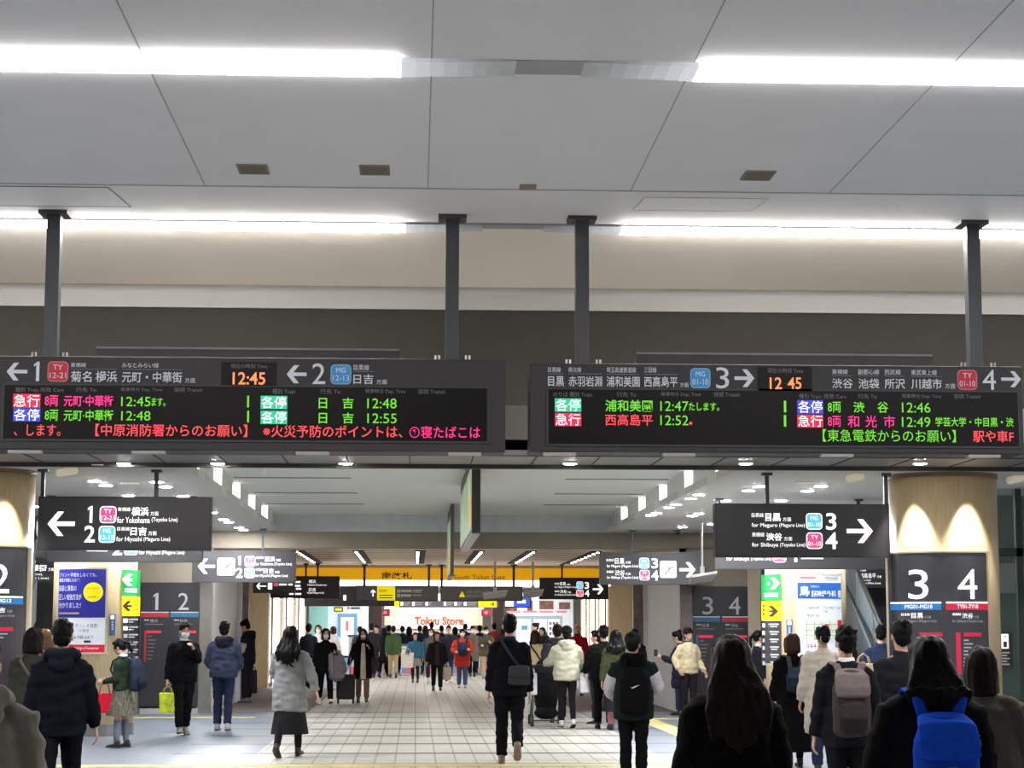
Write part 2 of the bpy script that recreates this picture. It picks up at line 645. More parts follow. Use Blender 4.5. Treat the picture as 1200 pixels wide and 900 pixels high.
def strip(y0, y1, z, x0, x1, label, tube, hgt):
    t = thing('ceiling_light', label, 'light', ((x0 + x1) / 2, y0, z), 'linear ceiling strips')
    MB().box(x0, x1, y0, y1, z - hgt, z).build('diffuser', tube, t)
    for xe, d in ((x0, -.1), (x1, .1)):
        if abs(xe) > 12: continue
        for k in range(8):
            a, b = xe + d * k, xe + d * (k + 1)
            MB().box(min(a, b), max(a, b), y0, y1, z - hgt + .003 * k, z).build('end_glow_fade', mat('strip_end_%d' % k, (196, 200, 204), .4, emit=(.8, .62, .47, .34, .23, .14, .08, .03)[k]), t)  # light fading out past the strip ends, painted as stepped emission
    return t


Y1 = at_z(600, 79, HS).y
ya, yb = at_z(300, 82, HS).y, at_z(300, 65, HS).y


def strip_pair(y0, y1, z, gl, gr, wh, tube=None, hgt=.035):
    tube = tube or TUBE
    struct('trim_channel', MB().box(XL, XR, y0 - .01, y1 + .01, z - .006, z + .02), GAPM)
    strip(y0, y1, z - .001, XL, gl, 'long glowing ceiling strip %s, left run' % wh, tube, hgt)
    strip(y0, y1, z - .001, gr, XR, 'long glowing ceiling strip %s, right run' % wh, tube, hgt)


strip_pair(ya, yb, HS, at(470, 78, Y1).x, at(815, 82, Y1).x, 'across the upper ceiling nearest the top of the picture')
Y2 = 19.82
z2 = 5.765
strip_pair(Y2 - .02, Y2 + .15, z2, at(475, 256, Y2).x, at(728, 259, Y2).x, 'at the crest above the hanging train boards', mat('crest_diffuser', (255, 255, 255), .5, emit=STRIP * 2.1, ecol=(252, 248, 240)), .055)
# small things on the upper ceiling
VENT = mat('vent_tan', (128, 120, 108), .6)
for px, py, lb in ((296.5, 197.5, 'leftmost of two side by side'), (439, 198.5, 'right one of two side by side'), (888.5, 205, 'alone on the right half')):
    p = at_z(px, py, HS)
    t = thing('ceiling_vent', 'small tan square vent on the white ceiling, ' + lb, 'vent', (p.x, p.y, HS), 'square ceiling vents')
    MB().box(p.x - .13, p.x + .13, p.y - .17, p.y + .17, HS - .012, HS).build('frame', VENT, t)
    MB().box(p.x - .11, p.x + .11, p.y - .15, p.y + .15, HS - .016, HS - .01).build('grille', mat('vent_mesh', (112, 104, 92), .8, var=.25, scale=60), t)
p = at_z(618.5, 217.5, HS)
tag(MB().box(p.x - .075, p.x + .075, p.y - .06, p.y + .05, HS - .03, HS).build('ceiling_sensor', VENT, bevel=.006), 'tiny tan sensor box on the ceiling seam between the poles', 'sensor')


def zs(y):
    return HS + .005 + (y - 17.17) * (5.80 - HS - .005) / (20.0 - 17.17)


def hatch(x0, x1, y0, y1, label, m):
    t = thing('access_hatch', label, 'hatch', ((x0 + x1) / 2, y0, zs(y0)))
    def q(a, b, c, d, dz):
        return MB().hexa([(a, c, zs(c) - dz), (b, c, zs(c) - dz), (b, d, zs(d) - dz), (a, d, zs(d) - dz)], [(a, c, zs(c) + .002), (b, c, zs(c) + .002), (b, d, zs(d) + .002), (a, d, zs(d) + .002)])
    q(x0, x1, y0, y1, .004).build('door', WHITE, t)
    for a, b, c, d in ((x0 - .012, x0, y0, y1), (x1, x1 + .012, y0, y1), (x0, x1, y0 - .02, y0), (x0, x1, y1, y1 + .02)):
        q(a, b, c, d, .006).build('frame', m, t)


hatch(-5.6, at(137, 230, 17.9).x, 17.35, 18.75, 'square access hatch in the ceiling left of the left pole', mat('hatch_joint', (100, 98, 96), .7))
hatch(at(752, 240, 17.9).x, at(893, 240, 17.9).x, 17.6, 18.55, 'access hatch in the ceiling above the right board', mat('hatch_rim', (190, 188, 184), .5))
# ------------------------------------------------------------------ LED departure boards
YB = 19.0


def board_base(label, x0, x1, ytop, ybot, screen, clock, poles, tray):
    a = rect((x0, ytop, x1, ybot), YB)
    t = thing('departure_board', label, 'departure board', ((a[0] + a[1]) / 2, YB, a[2]), 'hanging LED departure boards')
    hs = MB().box(a[0], a[1], YB, YB + .42, a[2], a[3]).build('housing', BOARD, t, bevel=.012)
    s = rect(screen, YB)
    MB().box(s[0], s[1], YB - .012, YB + .004, s[2], s[3]).build('screen', BLACK, t)
    e = .02
    fr = MB()
    for q in ((s[0] - e, s[1] + e, s[3], s[3] + e), (s[0] - e, s[1] + e, s[2] - e, s[2]), (s[0] - e, s[0], s[2], s[3]), (s[1], s[1] + e, s[2], s[3])):
        fr.box(q[0], q[1], YB - .016, YB + .002, q[2], q[3])
    fr.build('screen_frame', mat('screen_frame', (52, 51, 56), .5), t)
    c = rect(clock, YB)
    MB().box(c[0], c[1], YB - .016, YB + .002, c[2], c[3]).build('clock_window', BLACK, t)
    for px, ptop in poles:
        P = at(px, 400, YB + .2)
        zt = zs(YB + .2)
        pl = MB().box(P.x - .066, P.x + .066, YB + .12, YB + .26, a[3], zt - .02).build('pole', POLE, t)
        MB().box(P.x - .14, P.x + .14, YB + .05, YB + .34, zt - .05, zt + .015).build('mounting_plate', mat('plate_dark', (72, 66, 66), .6), pl)
        for sx in (-.15, .15):
            for dx in (-.012, .022):
                MB().cyl((P.x + sx + dx, YB + .1, a[3]), .012, .05, 8).build('bolt', STEEL, t)
    tr = rect(tray, YB + .6)
    g = MB().box(tr[0], tr[1], YB + .45, YB + .75, a[3] - .1, tr[3] - .0).build('cable_tray', mat('tray_dark', (60, 58, 60), .5), t)
    MB().box(tr[0], tr[1], YB + .44, YB + .46, tr[3] - .02, tr[3]).build('tray_rail', mat('tray_rail', (110, 112, 116), .4, metal=.4), g)
    # feet and light plates under the board
    for f in (.06, .3, .62, .92):
        xx = a[0] + (a[1] - a[0]) * f
        MB().box(xx - .16, xx + .16, YB + .02, YB + .12, a[2] - .03, a[2]).build('bottom_bracket', mat('bracket_pale', (170, 168, 164), .5, metal=.3), t)
    return t


def T(t, s, b, m, bold=.012, Y=YB, off=.018):
    return text(t, s, b, Y, m, bold, off)


def under(t, x0, x1, y, m=DIM):
    plate(t, (x0, y, x1, y + .7), YB, m, off=.008, name='rule')


def led(t, s, b, m, bold=.012):
    return T(t, s, b, m, bold)


def field(t, s, b, m):
    plate(t, b, YB, m, off=.016, name='led_field')
    T(t, s, (b[0] + 1, b[1] + .8, b[2] - 1, b[3] - .8), LED_W, .0, off=.021)


L1 = board_base('left dark LED train board showing platforms 1 and 2 with red ticker text', -3, 592.5, 418.5, 528.5, (8, 453, 571, 516), (259.5, 424.5, 323.5, 452), ((60.5, 244), (529.5, 250)), (117, 410, 468, 420))
arrow(L1, (8, 425, 32, 446), YB, TXT, 'L', st=.2)
T(L1, '1', (40, 424, 46.5, 447), TXT, .0)
badge(L1, (55.8, 423.3, 80.2, 447.5), YB, RED, mat('badge_edge', (200, 110, 120), .5), 'TY', '12-21', TXT)
for s, b in (('東横線', (83.3, 425.3, 101, 430.6)), ('みなとみらい線', (143.5, 425.3, 186, 431.3)), ('菊名', (83.2, 435, 107.5, 448)), ('横浜', (112.5, 435, 137.3, 448)),
             ('元町・中華街', (143.5, 435.8, 213.3, 448.6)), ('方面', (217, 443, 229, 449)), ('目黒線', (414.5, 427.6, 432.6, 434.2)), ('日吉', (414.3, 438.8, 437.6, 450.4)), ('方面', (441, 444.8, 453.6, 450.6))):
    T(L1, s, b, TXT, .01)
under(L1, 83, 137.3, 432.4); under(L1, 143.5, 213.3, 432.8); under(L1, 414.3, 438, 435.2)
arrow(L1, (336, 428, 359.3, 449.3), YB, TXT, 'L', st=.2)
T(L1, '2', (366, 426, 381.3, 450.4), TXT, 0)
badge(L1, (387.5, 427, 411.7, 450.6), YB, BLUE, mat('badge_edge_blue', (120, 176, 214), .5), 'MG', '12-13', TXT)
T(L1, '現在の時刻 Time', (271, 426.5, 313, 432), DIM, 0)
T(L1, '12:45', (273, 436.4, 311, 451), LED_O, .01)
for s, x0, x1 in (('種別 Train', 18.5, 45.5), ('両数 Cars', 48, 75), ('行先 To', 89.5, 113), ('発車時分 Dep. Time', 142, 190), ('接続 Transit', 204.5, 237.5)):
    T(L1, s, (x0, 454.3, x1, 459.6), DIM, 0)
for s, x0, x1 in (('種別 Train', 319.5, 346), ('行先 To', 375.5, 399), ('発車時分 Dep. Time', 428, 475), ('接続 Transit', 490, 522)):
    T(L1, s, (x0, 456, x1, 462), DIM, 0)
field(L1, '急行', (16, 461.7, 47.5, 478), BOX_R)
field(L1, '各停', (16, 478.6, 47.5, 494), BOX_B)
for y0, m in ((463.4, LED_M), (480.4, LED_G)):
    led(L1, '8両', (53, y0, 68.3, y0 + 13), m)
    led(L1, '元町·中華街', (75.3, y0, 132.7, y0 + 13.2), m)
led(L1, '12:45', (142.5, 465.2, 176.5, 476.4), LED_G, .0)
led(L1, 'ます。', (178, 466.4, 194, 476.2), LED_G)
led(L1, '12:48', (142.5, 482, 176.5, 493), LED_G, .0)
for y0 in (464, 481.5):
    plate(L1, (289.8, y0, 292, y0 + 13.6), YB, LED_G, off=.018, name='led_divider')
    field(L1, '各停', (305.6, y0, 336.6, y0 + 15.6), BOX_T)
    led(L1, '日', (373.6, y0 + 2.6, 383.4, y0 + 15), LED_G)
    led(L1, '吉', (401.5, y0 + 2.3, 414.3, y0 + 15), LED_G)
    led(L1, '12:48' if y0 < 470 else '12:55', (430.5, y0 + 3.2, 464.8, y0 + 14.8), LED_G, .0)
led(L1, '、します。', (17, 497.6, 71, 511), LED_R, .004)
led(L1, '【中原消防署からのお願い】', (113, 497.3, 289.5, 511.8), LED_R, .004)
led(L1, '※火災予防のポイントは、', (309, 498.6, 471.5, 513), LED_R, .004)
led(L1, '①寝たばこは', (480, 499.5, 562.5, 513.8), LED_M, .004)

R1 = board_base('right dark LED train board showing platforms 3 and 4 with green ticker text', 620.5, 1203, 427, 531.2, (642, 458, 1196.5, 522), (888, 429.8, 951.4, 458.6), ((682, 252), (1141.5, 257)), (743, 416.5, 1090, 428))
for s, b in (('目黒線', (642, 430.5, 657, 436.5)), ('南北線', (666, 430.5, 681, 436.5)), ('埼玉高速鉄道線', (710.5, 430.5, 745, 437)), ('三田線', (754.5, 430.5, 769, 437)),
             ('目黒', (642, 441, 661, 453)), ('赤羽岩淵', (666, 441, 705.5, 453.2)), ('浦和美園', (710.5, 441.2, 749.5, 453.6)), ('西高島平', (754.5, 441.5, 794, 453.8)), ('方面', (796.5, 448.5, 806.5, 454)),
             ('東横線', (974.5, 433, 993, 439)), ('副都心線', (1005, 433, 1030, 439.2)), ('西武線', (1036, 433.2, 1055, 439.4)), ('東武東上線', (1067, 433.6, 1097.5, 440)),
             ('渋谷', (974.5, 443.6, 999, 455.4)), ('池袋', (1005.2, 443.8, 1030, 455.6)), ('所沢', (1036, 444, 1060.4, 456)), ('川越市', (1067, 444, 1103.5, 456.2)), ('方面', (1107, 449.6, 1119, 455.8))):
    T(R1, s, b, TXT, .01)
for x0, x1, y in ((642, 661, 437.8), (666, 705.5, 437.8), (710.5, 749.5, 438.4), (754.5, 794, 438.6), (974.5, 999, 440.2), (1005, 1030, 440.3), (1036, 1060.4, 440.6), (1067, 1103.5, 441)):
    under(R1, x0, x1, y)
badge(R1, (808.7, 431.2, 832.6, 455.2), YB, BLUE, mat('badge_edge_blue', (120, 176, 214), .5), 'MG', '01-10', TXT)
T(R1, '3', (838.7, 430.6, 854, 455.6), TXT, 0)
arrow(R1, (860.6, 432.8, 884, 453.8), YB, TXT, 'R', st=.2)
badge(R1, (1121.6, 433.2, 1145.2, 457.2), YB, RED, mat('badge_edge', (200, 110, 120), .5), 'TY', '01-10', TXT)
T(R1, '4', (1150.7, 433.4, 1166.4, 457), TXT, 0)
arrow(R1, (1173, 435, 1196.4, 453.8), YB, TXT, 'R', st=.2)
T(R1, '現在の時刻 Time', (899, 431.6, 941, 437.6), DIM, 0)
T(R1, '12', (901.6, 442.4, 916, 456.2), LED_O, .01)
T(R1, '45', (922.6, 442.4, 938.8, 456.2), LED_O, .01)
for s, x0, x1 in (('のりば 種別 Train', 648, 693.5), ('行先 To', 722.5, 745.5), ('発車時分 Dep. Time', 774, 821), ('接続 Transit', 836, 867)):
    T(R1, s, (x0, 459.6, x1, 465.4), DIM, 0)
for s, x0, x1 in (('種別 Train', 936, 962), ('両数 Cars', 965, 991), ('行先 To', 1005, 1027), ('発車時分 Dep. Time', 1056, 1103), ('接続 Transit', 1117, 1149)):
    T(R1, s, (x0, 461.8, x1, 467.6), DIM, 0)
field(R1, '各停', (650, 467, 681, 482.8), BOX_T)
field(R1, '急行', (650, 484, 681, 499.6), BOX_R)
led(R1, '浦和美園', (709, 468.8, 764.6, 482.6), LED_G)
led(R1, '西高島平', (709, 485.6, 764.8, 499), LED_R, .004)
led(R1, '12:47', (773.5, 470.4, 806.5, 482), LED_G, .0)
led(R1, 'たします。', (806.8, 472, 842.5, 481.6), LED_G)
led(R1, '12:52', (773.5, 487, 806.5, 498.6), LED_G, .0)
led(R1, '●', (807.4, 494.4, 811, 498), LED_R)
for y0 in (469.8, 486.6):
    plate(R1, (918.2, y0, 921, y0 + 13.6), YB, LED_G, off=.018, name='led_divider')
field(R1, '各停', (933.8, 469, 964.4, 485), BOX_B)
field(R1, '急行', (933.8, 486, 964.4, 501.2), BOX_R)
led(R1, '8両', (969.6, 471, 985, 483.6), LED_G)
led(R1, '渋', (999.4, 471, 1012.6, 484), LED_G)
led(R1, '谷', (1027.6, 471, 1040.4, 484), LED_G)
led(R1, '12:46', (1056.2, 472, 1090, 483.8), LED_G, .0)
led(R1, '8両', (969.6, 487.6, 985, 500.4), LED_M, .004)
for s, x0 in (('和', 993), ('光', 1013.6), ('市', 1035)):
    led(R1, s, (x0, 487.2, x0 + 13.4, 501), LED_M, .004)
led(R1, '12:49', (1056.2, 489, 1090, 500.6), LED_G, .0)
led(R1, '学芸大学・中目黒・渋', (1095, 489.2, 1187.6, 500.4), LED_G)
led(R1, '【東急電鉄からのお願い】', (963, 503.6, 1120.4, 518.2), LED_G, .002)
led(R1, '駅や車F', (1139.4, 504.8, 1187.6, 518.6), LED_R, .004)


# ------------------------------------------------------------------ hanging direction signs
def hang(label, b, Y, poles, group='hanging platform signs', zc=HL, th=.16, name='direction_sign', m=None, pr=.022):
    a = rect(b, Y)
    t = thing(name, label, 'sign', ((a[0] + a[1]) / 2, Y, a[2]), group)
    MB().box(a[0], a[1], Y, Y + th, a[2], a[3]).build('board', m or PANEL, t, bevel=.008)
    e = .012
    fr = MB()
    for q in ((a[0], a[1], a[3] - e, a[3] + e / 2), (a[0], a[1], a[2] - e / 2, a[2] + e), (a[0] - e / 2, a[0] + e, a[2], a[3]), (a[1] - e, a[1] + e / 2, a[2], a[3])):
        fr.box(q[0], q[1], Y - .004, Y + th + .004, q[2], q[3])
    fr.build('rim', mat('sign_rim', (54, 53, 57), .5), t)
    for px in poles:
        x = at(px, b[1], Y + th / 2).x
        p = MB().box(x - pr, x + pr, Y + th / 2 - pr, Y + th / 2 + pr, a[3], zc).build('pole', POLE, t)
        MB().box(x - pr * 2.6, x + pr * 2.6, Y + th / 2 - .06, Y + th / 2 + .06, zc - .03, zc).build('mounting_plate', POLE, p)
    return t


def X(t, s, b, Y, m=LIT, bold=.012):
    return text(t, s, b, Y, m, bold, .008)


def picto(t, b, Y):      # white plate with an escalator pictogram
    plate(t, b, Y, LIT, off=.006, rad=.12, name='pictogram_plate')
    x0, x1, z0, z1 = rect(b, Y)
    w_, h_ = x1 - x0, z1 - z0
    def pt(u, v): return (x0 + u * w_, Y - .009, z0 + v * h_)
    mb = MB()
    path = [(.14, .2), (.32, .2), (.66, .62), (.86, .62)]
    for (a, c), (d, f) in zip(path, path[1:]):
        dx, dz = d - a, f - c
        L = math.hypot(dx, dz)
        nx, nz = -dz / L * .04, dx / L * .04
        mb.quad(pt(a - nx, c - nz), pt(d - nx, f - nz), pt(d + nx, f + nz), pt(a + nx, c + nz))
    mb.quad(pt(.46, .52), pt(.54, .52), pt(.54, .76), pt(.46, .76))
    mb.quad(pt(.46, .8), pt(.54, .8), pt(.54, .88), pt(.46, .88))
    mb.build('pictogram', mat('pictogram_grey', (40, 40, 46), .6), t)


a_s = 'large dark hanging sign with arrow to platforms 1 and 2, the nearest at upper left'
t = hang(a_s, (46, 582.6, 246, 644), 22.62, (50, 183))
arrow(t, (56, 599.6, 87.6, 628), 22.62, LIT, 'L', .008, .18)
X(t, '1', (103, 593, 108.4, 612.6), 22.62, LIT, .015); X(t, '2', (99, 616, 111.3, 635.6), 22.62, LIT, .015)
badge(t, (117, 593.2, 136.3, 613), 22.62, PINKL, LIT, 'TY', '12-21', LIT)
badge(t, (115.8, 616.3, 135, 636), 22.62, CYANL, LIT, 'MG', '12-13', LIT)
for s, b in (('東横線', (138.2, 594.6, 153, 599.2)), ('横浜', (154.5, 594.4, 174.2, 604.6)), ('方面', (176.3, 599.4, 185.8, 604.4)), ('for Yokohama', (137.6, 606, 175.6, 613)), ('(Toyoko Line)', (178, 606.4, 208, 612.6)),
             ('目黒線', (137.5, 617.6, 151.8, 622)), ('日吉', (153, 617.6, 172, 627.6)), ('方面', (173.8, 622.4, 183.6, 627.4)), ('for Hiyoshi', (136.5, 629, 166, 636)), ('(Meguro Line)', (168.4, 629.4, 199.3, 635.4))):
    X(t, s, b, 22.62, LIT, .02)
t = hang('dark hanging sign mostly hidden behind the large platform 1 and 2 arrow sign', (56, 592, 236, 658), 27.3, (60, 226))
Y = 27.3
for s, b in (('2', (132, 637, 143, 650.6)), ('for Hiyoshi', (163, 645, 188, 651)), ('(Meguro Line)', (190, 645.4, 216, 650.6)), ('1', (135, 611, 140, 629)), ('日吉', (174, 632, 192, 642))):
    X(t, s, b, Y, LIT, .02)
badge(t, (145.6, 632, 161.4, 650.6), Y, CYANL, LIT, 'MG', '12-13', LIT)
plate(t, (102, 644.9, 126, 646), Y, LIT, name='lit_bar')
t = hang('medium dark sign with escalator pictogram pointing left to platforms 1 and 2', (226, 645.4, 346, 682), 36.5, (308,))
Y = 36.5
arrow(t, (232, 655, 251.8, 672.2), Y, LIT, 'L', .008, .18)
picto(t, (254.6, 654, 275, 674), Y)
X(t, '1', (278.8, 651.5, 282, 662.6), Y, LIT, .015); X(t, '2', (276.7, 665.5, 284.4, 677), Y, LIT, .015)
badge(t, (287, 651.6, 299, 663.8), Y, PINKL, LIT, 'TY', '12-21', LIT)
badge(t, (286.7, 665.5, 298.4, 677.1), Y, CYANL, LIT, 'MG', '12-13', LIT)
for s, b in (('東横線', (300, 652, 308.8, 655)), ('横浜', (310, 652, 322.2, 658.4)), ('方面', (323.4, 654.8, 329, 658)), ('for Yokohama (Toyoko Line)', (299.5, 659.2, 342, 663.4)),
             ('目黒線', (300, 666, 308.8, 669)), ('日吉', (309, 666, 320.8, 672.2)), ('方面', (322, 669, 327.6, 672)), ('for Hiyoshi (Meguro Line)', (299.5, 673, 337, 677))):
    X(t, s, b, Y, LIT, .02)

t = hang('large dark hanging sign with arrow to platforms 3 and 4, the nearest at upper right', (838, 591, 1043, 652.6), 22.62, (899, 1038))
Y = 22.62
for s, b in (('目黒線', (880.6, 601.2, 894.8, 606.2)), ('目黒', (896.6, 601.4, 914.8, 611)), ('方面', (917, 606.2, 927, 611)), ('for Meguro', (880.6, 613, 911, 619)), ('(Meguro Line)', (913, 613.2, 943, 618.8)),
             ('東横線', (881, 624, 895.6, 629)), ('渋谷', (897.5, 624.6, 916.6, 633.6)), ('方面', (918.5, 629, 928.2, 633.6)), ('for Shibuya', (881, 636, 912, 642)), ('(Toyoko Line)', (914, 636.2, 943.6, 641.8))):
    X(t, s, b, Y, LIT, .02)
badge(t, (944.4, 601.4, 963.6, 620.7), Y, CYANL, LIT, 'MG', '01-10', LIT)
badge(t, (944.8, 624, 964, 643.2), Y, PINKL, LIT, 'TY', '01-10', LIT)
X(t, '3', (967.8, 601.2, 980, 621), Y, LIT, .015); X(t, '4', (967.2, 624, 981.2, 643.4), Y, LIT, .015)
arrow(t, (992, 608.6, 1022.8, 636.2), Y, LIT, 'R', .008, .18)
t = hang('dark hanging sign mostly hidden behind the large platform 3 and 4 arrow sign', (839.5, 600, 1040, 666.4), 27.3, (843, 1006))
Y = 27.3
for s, b in (('for Shibuya', (851, 652.4, 878, 658)), ('(Toyoko Line)', (880, 652.6, 904, 657.6)), ('4', (924, 640, 935.6, 658.4)), ('3', (924, 620, 935, 636))):
    X(t, s, b, Y, LIT, .02)
badge(t, (905.4, 641.6, 921.2, 659), Y, PINKL, LIT, 'TY', '01-10', LIT)
plate(t, (938.6, 652.6, 965, 655), Y, LIT, name='lit_bar')
t = hang('medium dark sign with escalator pictogram pointing right to platforms 3 and 4', (703, 647.6, 821, 684.6), 36.5, (741,))
Y = 36.5
for s, b in (('目黒線', (710.7, 655, 719.2, 658)), ('目黒', (720.5, 654.2, 731.6, 661)), ('方面', (733, 657.6, 739, 660.6)), ('for Meguro (Meguro Line)', (711, 661.6, 748, 665.8)),
             ('東横線', (710.7, 668.6, 719.2, 671.6)), ('渋谷', (720.5, 668, 732, 674.4)), ('方面', (733, 671, 739, 674)), ('for Shibuya (Toyoko Line)', (711, 675, 748, 679.2))):
    X(t, s, b, Y, LIT, .02)
badge(t, (749, 653.8, 761, 666.2), Y, CYANL, LIT, 'MG', '01-10', LIT)
badge(t, (749.4, 668, 761.2, 680), Y, PINKL, LIT, 'TY', '01-10', LIT)
X(t, '3', (763.2, 654.2, 771, 666), Y, LIT, .015); X(t, '4', (763.2, 668.4, 771.4, 680.2), Y, LIT, .015)
picto(t, (773.2, 657.4, 792.8, 677), Y)
arrow(t, (796, 659, 815, 676.2), Y, LIT, 'R', .008, .18)

# signs under the wood ceiling
t = hang('small dark sign to platforms 1 and 2 tucked under the escalator pictogram sign', (297, 670, 345, 694.6), 43.5, (304,), zc=ZB, th=.12)
Y = 43.5
arrow(t, (300.4, 683, 312, 690.6), Y, LIT, 'L', .008, .18)
plate(t, (314, 683.2, 319, 690.6), Y, LIT, off=.006, name='pictogram_plate')
plate(t, (321, 683.2, 326, 687), Y, PINKL, off=.006, name='line_badge')
for k, (x0, x1) in enumerate(((327, 336), (338, 343))):
    plate(t, (x0, 684, x1, 686), Y, LIT, off=.006, name='text_line')
t = hang('dark sign with two lit destination lines left of the yellow gate banner', (317.4, 675.4, 397.6, 700.6), 47.0, (358.5, 372.4), zc=ZB, th=.12)
Y = 47.0
X(t, '横浜', (362, 679.4, 370, 683.4), Y, LIT, .02); X(t, '日吉', (362, 689, 370, 693), Y, LIT, .02)
X(t, 'Yokohama (Toyoko Line)', (360, 684.4, 382.6, 687), Y, LIT, .02); X(t, 'Hiyoshi (Meguro Line)', (360, 693.6, 379.6, 696.2), Y, LIT, .02)
for x0, x1, y in ((338, 352, 681), (338, 352, 685.5), (338, 344, 689), (347, 353, 689), (339, 344, 695), (346, 353, 695)):
    plate(t, (x0, y, x1, y + 2), Y, LIT, off=.006, name='text_line')
t = hang('small dark sign pointing right to platforms 3 and 4 over the crowd', (632.4, 677.2, 713, 702), 47.0, (658.6,), zc=ZB, th=.12)
for s, b in (('目黒線', (650, 683, 655.4, 685)), ('目黒', (656.4, 682.2, 663, 686)), ('方面', (664, 684, 668, 686)), ('for Meguro (Meguro Line)', (650, 687, 675, 689.4)),
             ('東横線', (650, 692, 655.4, 694)), ('渋谷', (656.4, 691.2, 664, 695)), ('方面', (665, 693, 669, 695)), ('for Shibuya (Toyoko Line)', (650, 696, 675, 698.4))):
    X(t, s, b, Y, LIT, .02)
badge(t, (675.6, 681.6, 683.4, 690), Y, CYANL, LIT, 'MG', '01-10', LIT)
badge(t, (675.3, 691.2, 683.7, 699.2), Y, PINKL, LIT, 'TY', '01-10', LIT)
X(t, '3', (685.2, 682.2, 690.2, 690), Y, LIT, .015); X(t, '4', (685.2, 691.4, 690.6, 699), Y, LIT, .015)
arrow(t, (694.6, 684.8, 707.2, 696.2), Y, LIT, 'R', .008, .18)
GB = mat('gate_sign_grey', (136, 136, 142), .5, var=.03)
t = hang('grey sign with upward arrow and yellow block naming the south gate', (416.6, 686.4, 513, 704), 47.6, (427, 502.6), zc=ZB, th=.14, m=GB, pr=.03)
Y = 47.6
arrow(t, (433.8, 690.8, 440.6, 698.8), Y, LIT, 'U', .008, .2)
plate(t, (442, 686.6, 463, 703.6), Y, YEL, off=.008, name='yellow_block')
text(t, '南改札', (444.6, 690.4, 454.6, 694.2), Y, DARKTX, .01, .012)
for y in (697, 700):
    plate(t, (444.6, y, 460, y + 1), Y, DARKTX, off=.012, name='text_line')
for x0, x1, y, h in ((465, 469, 690.6, 4), (465, 469, 696, 4), (470, 482.6, 691, 3), (484, 495, 691, 1.6), (484, 493, 693.4, 1), (470, 481.6, 696.4, 3), (484, 494, 697, 1.2)):
    plate(t, (x0, y, x1, y + h), Y, mat('soft_print', (190, 190, 194), .5, emit=.2), off=.008, name='text_line')
t = hang('grey notice sign with yellow warning triangle under the gate banner', (516.6, 687.6, 612, 704), 47.6, (517.6, 602), zc=ZB, th=.14, m=GB, pr=.03)
x0, x1, z0, z1 = rect((538, 692.8, 545, 699.6), Y)
MB().prism([(x0, z0), (x1, z0), ((x0 + x1) / 2, z1)], Y - .01, Y - .006).build('warning_triangle', YEL, t)
text(t, '!', (541.2, 694.6, 541.9, 699), Y, DARKTX, .02, .014)
X(t, 'JR線ご利用の方は', (546.6, 692, 573.6, 695.6), Y, mat('soft_print', (190, 190, 194), .5, emit=.2), .01)
X(t, '前方の改札口へお進みください', (546.2, 696.6, 592.6, 700.2), Y, mat('soft_print', (190, 190, 194), .5, emit=.2), .01)

# yellow gate banner
a = rect((345, 663.4, 716, 680.2), YF)
t = thing('gate_banner', 'long yellow banner naming the south ticket gate below the wood ceiling', 'sign', ((a[0] + a[1]) / 2, YF, a[2]))
MB().box(a[0], a[1], YF, YF + .3, a[2], ZB + .02).build('banner_panel', YELF, t)
MB().box(a[0], a[1], YF - .02, YF + .3, a[3] - .05, ZB + .0).build('top_rail', mat('banner_rail', (222, 206, 170), .5), t)
MB().box(a[0], a[1], YF - .01, YF + .3, a[2] - .13, a[2] - .005).build('light_bar', mat('banner_light', (255, 255, 255), .5, emit=5), t)
text(t, '南改札', (447.4, 670.4, 482.6, 678.4), YF, DARKTX, .02, .01)
text(t, 'South Ticket Gate', (532, 673.6, 591.8, 679.2), YF, DARKTX, .01, .01)


# ------------------------------------------------------------------ columns with curved panels
def column(name, px, Y, R_, ztop, label):
    x = gx(px, Y, 733)
    c = MB().cyl((x, Y, .18), R_, ztop - .18, 48).build(name, WOOD, smooth=False)
    c.data.polygons.foreach_set('use_smooth', [len(p.vertices) == 4 for p in c.data.polygons])
    tag(c, label, 'column', kind='structure')
    MB().cyl((x, Y, 0), R_ + .008, .18, 48).build('base_band', STEEL, c)
    MB().cyl((x, Y, ztop - .05), R_ + .012, .05, 48).build('top_ring', mat('ring_brown', (120, 98, 72), .5), c)
    return x, lambda xx: Y - math.sqrt(max(.0004, (R_ + .012) ** 2 - (xx - x) ** 2))


RC = .63
cxL, wL = column('column', -29, 23.0, RC, HL - .0, 'pale wood column at the left edge carrying a platform panel')
cxR, wR = column('column', 1108.5, 23.0, RC, HL - .0, 'pale wood column with the 3 and 4 panel behind waiting people')
cxl, wl = column('column', 110.5, 30.6, RC, HL, 'pale wood column with the blue tutoring poster')
cxr, wr = column('column', 944.5, 30.6, RC, HL, 'pale wood column with the clinic poster')


def column_spots(x, Y, n, e):
    for dx in n:
        a = math.asin(dx / RC)
        l = bpy.data.lights.new('column_spot', 'SPOT')
        l.energy = e
        l.spot_size = math.radians(60)
        l.spot_blend = .55
        l.shadow_soft_size = .03
        l.color = (1, .95, .86)
        o = bpy.data.objects.new('column_spot', l)
        C.objects.link(o)
        o.location = (x + (RC + .2) * math.sin(a), Y - (RC + .2) * math.cos(a), HL - .04)


column_spots(cxR, 23.0, (-.46, .12), SPOT)
column_spots(cxL, 23.0, (-.2, .4), SPOT)
column_spots(cxl, 30.6, (-.25, .3), SPOT * .35)
column_spots(cxr, 30.6, (-.3, .25), SPOT * .35)

FRAME = mat('panel_frame', (206, 192, 164), .45)


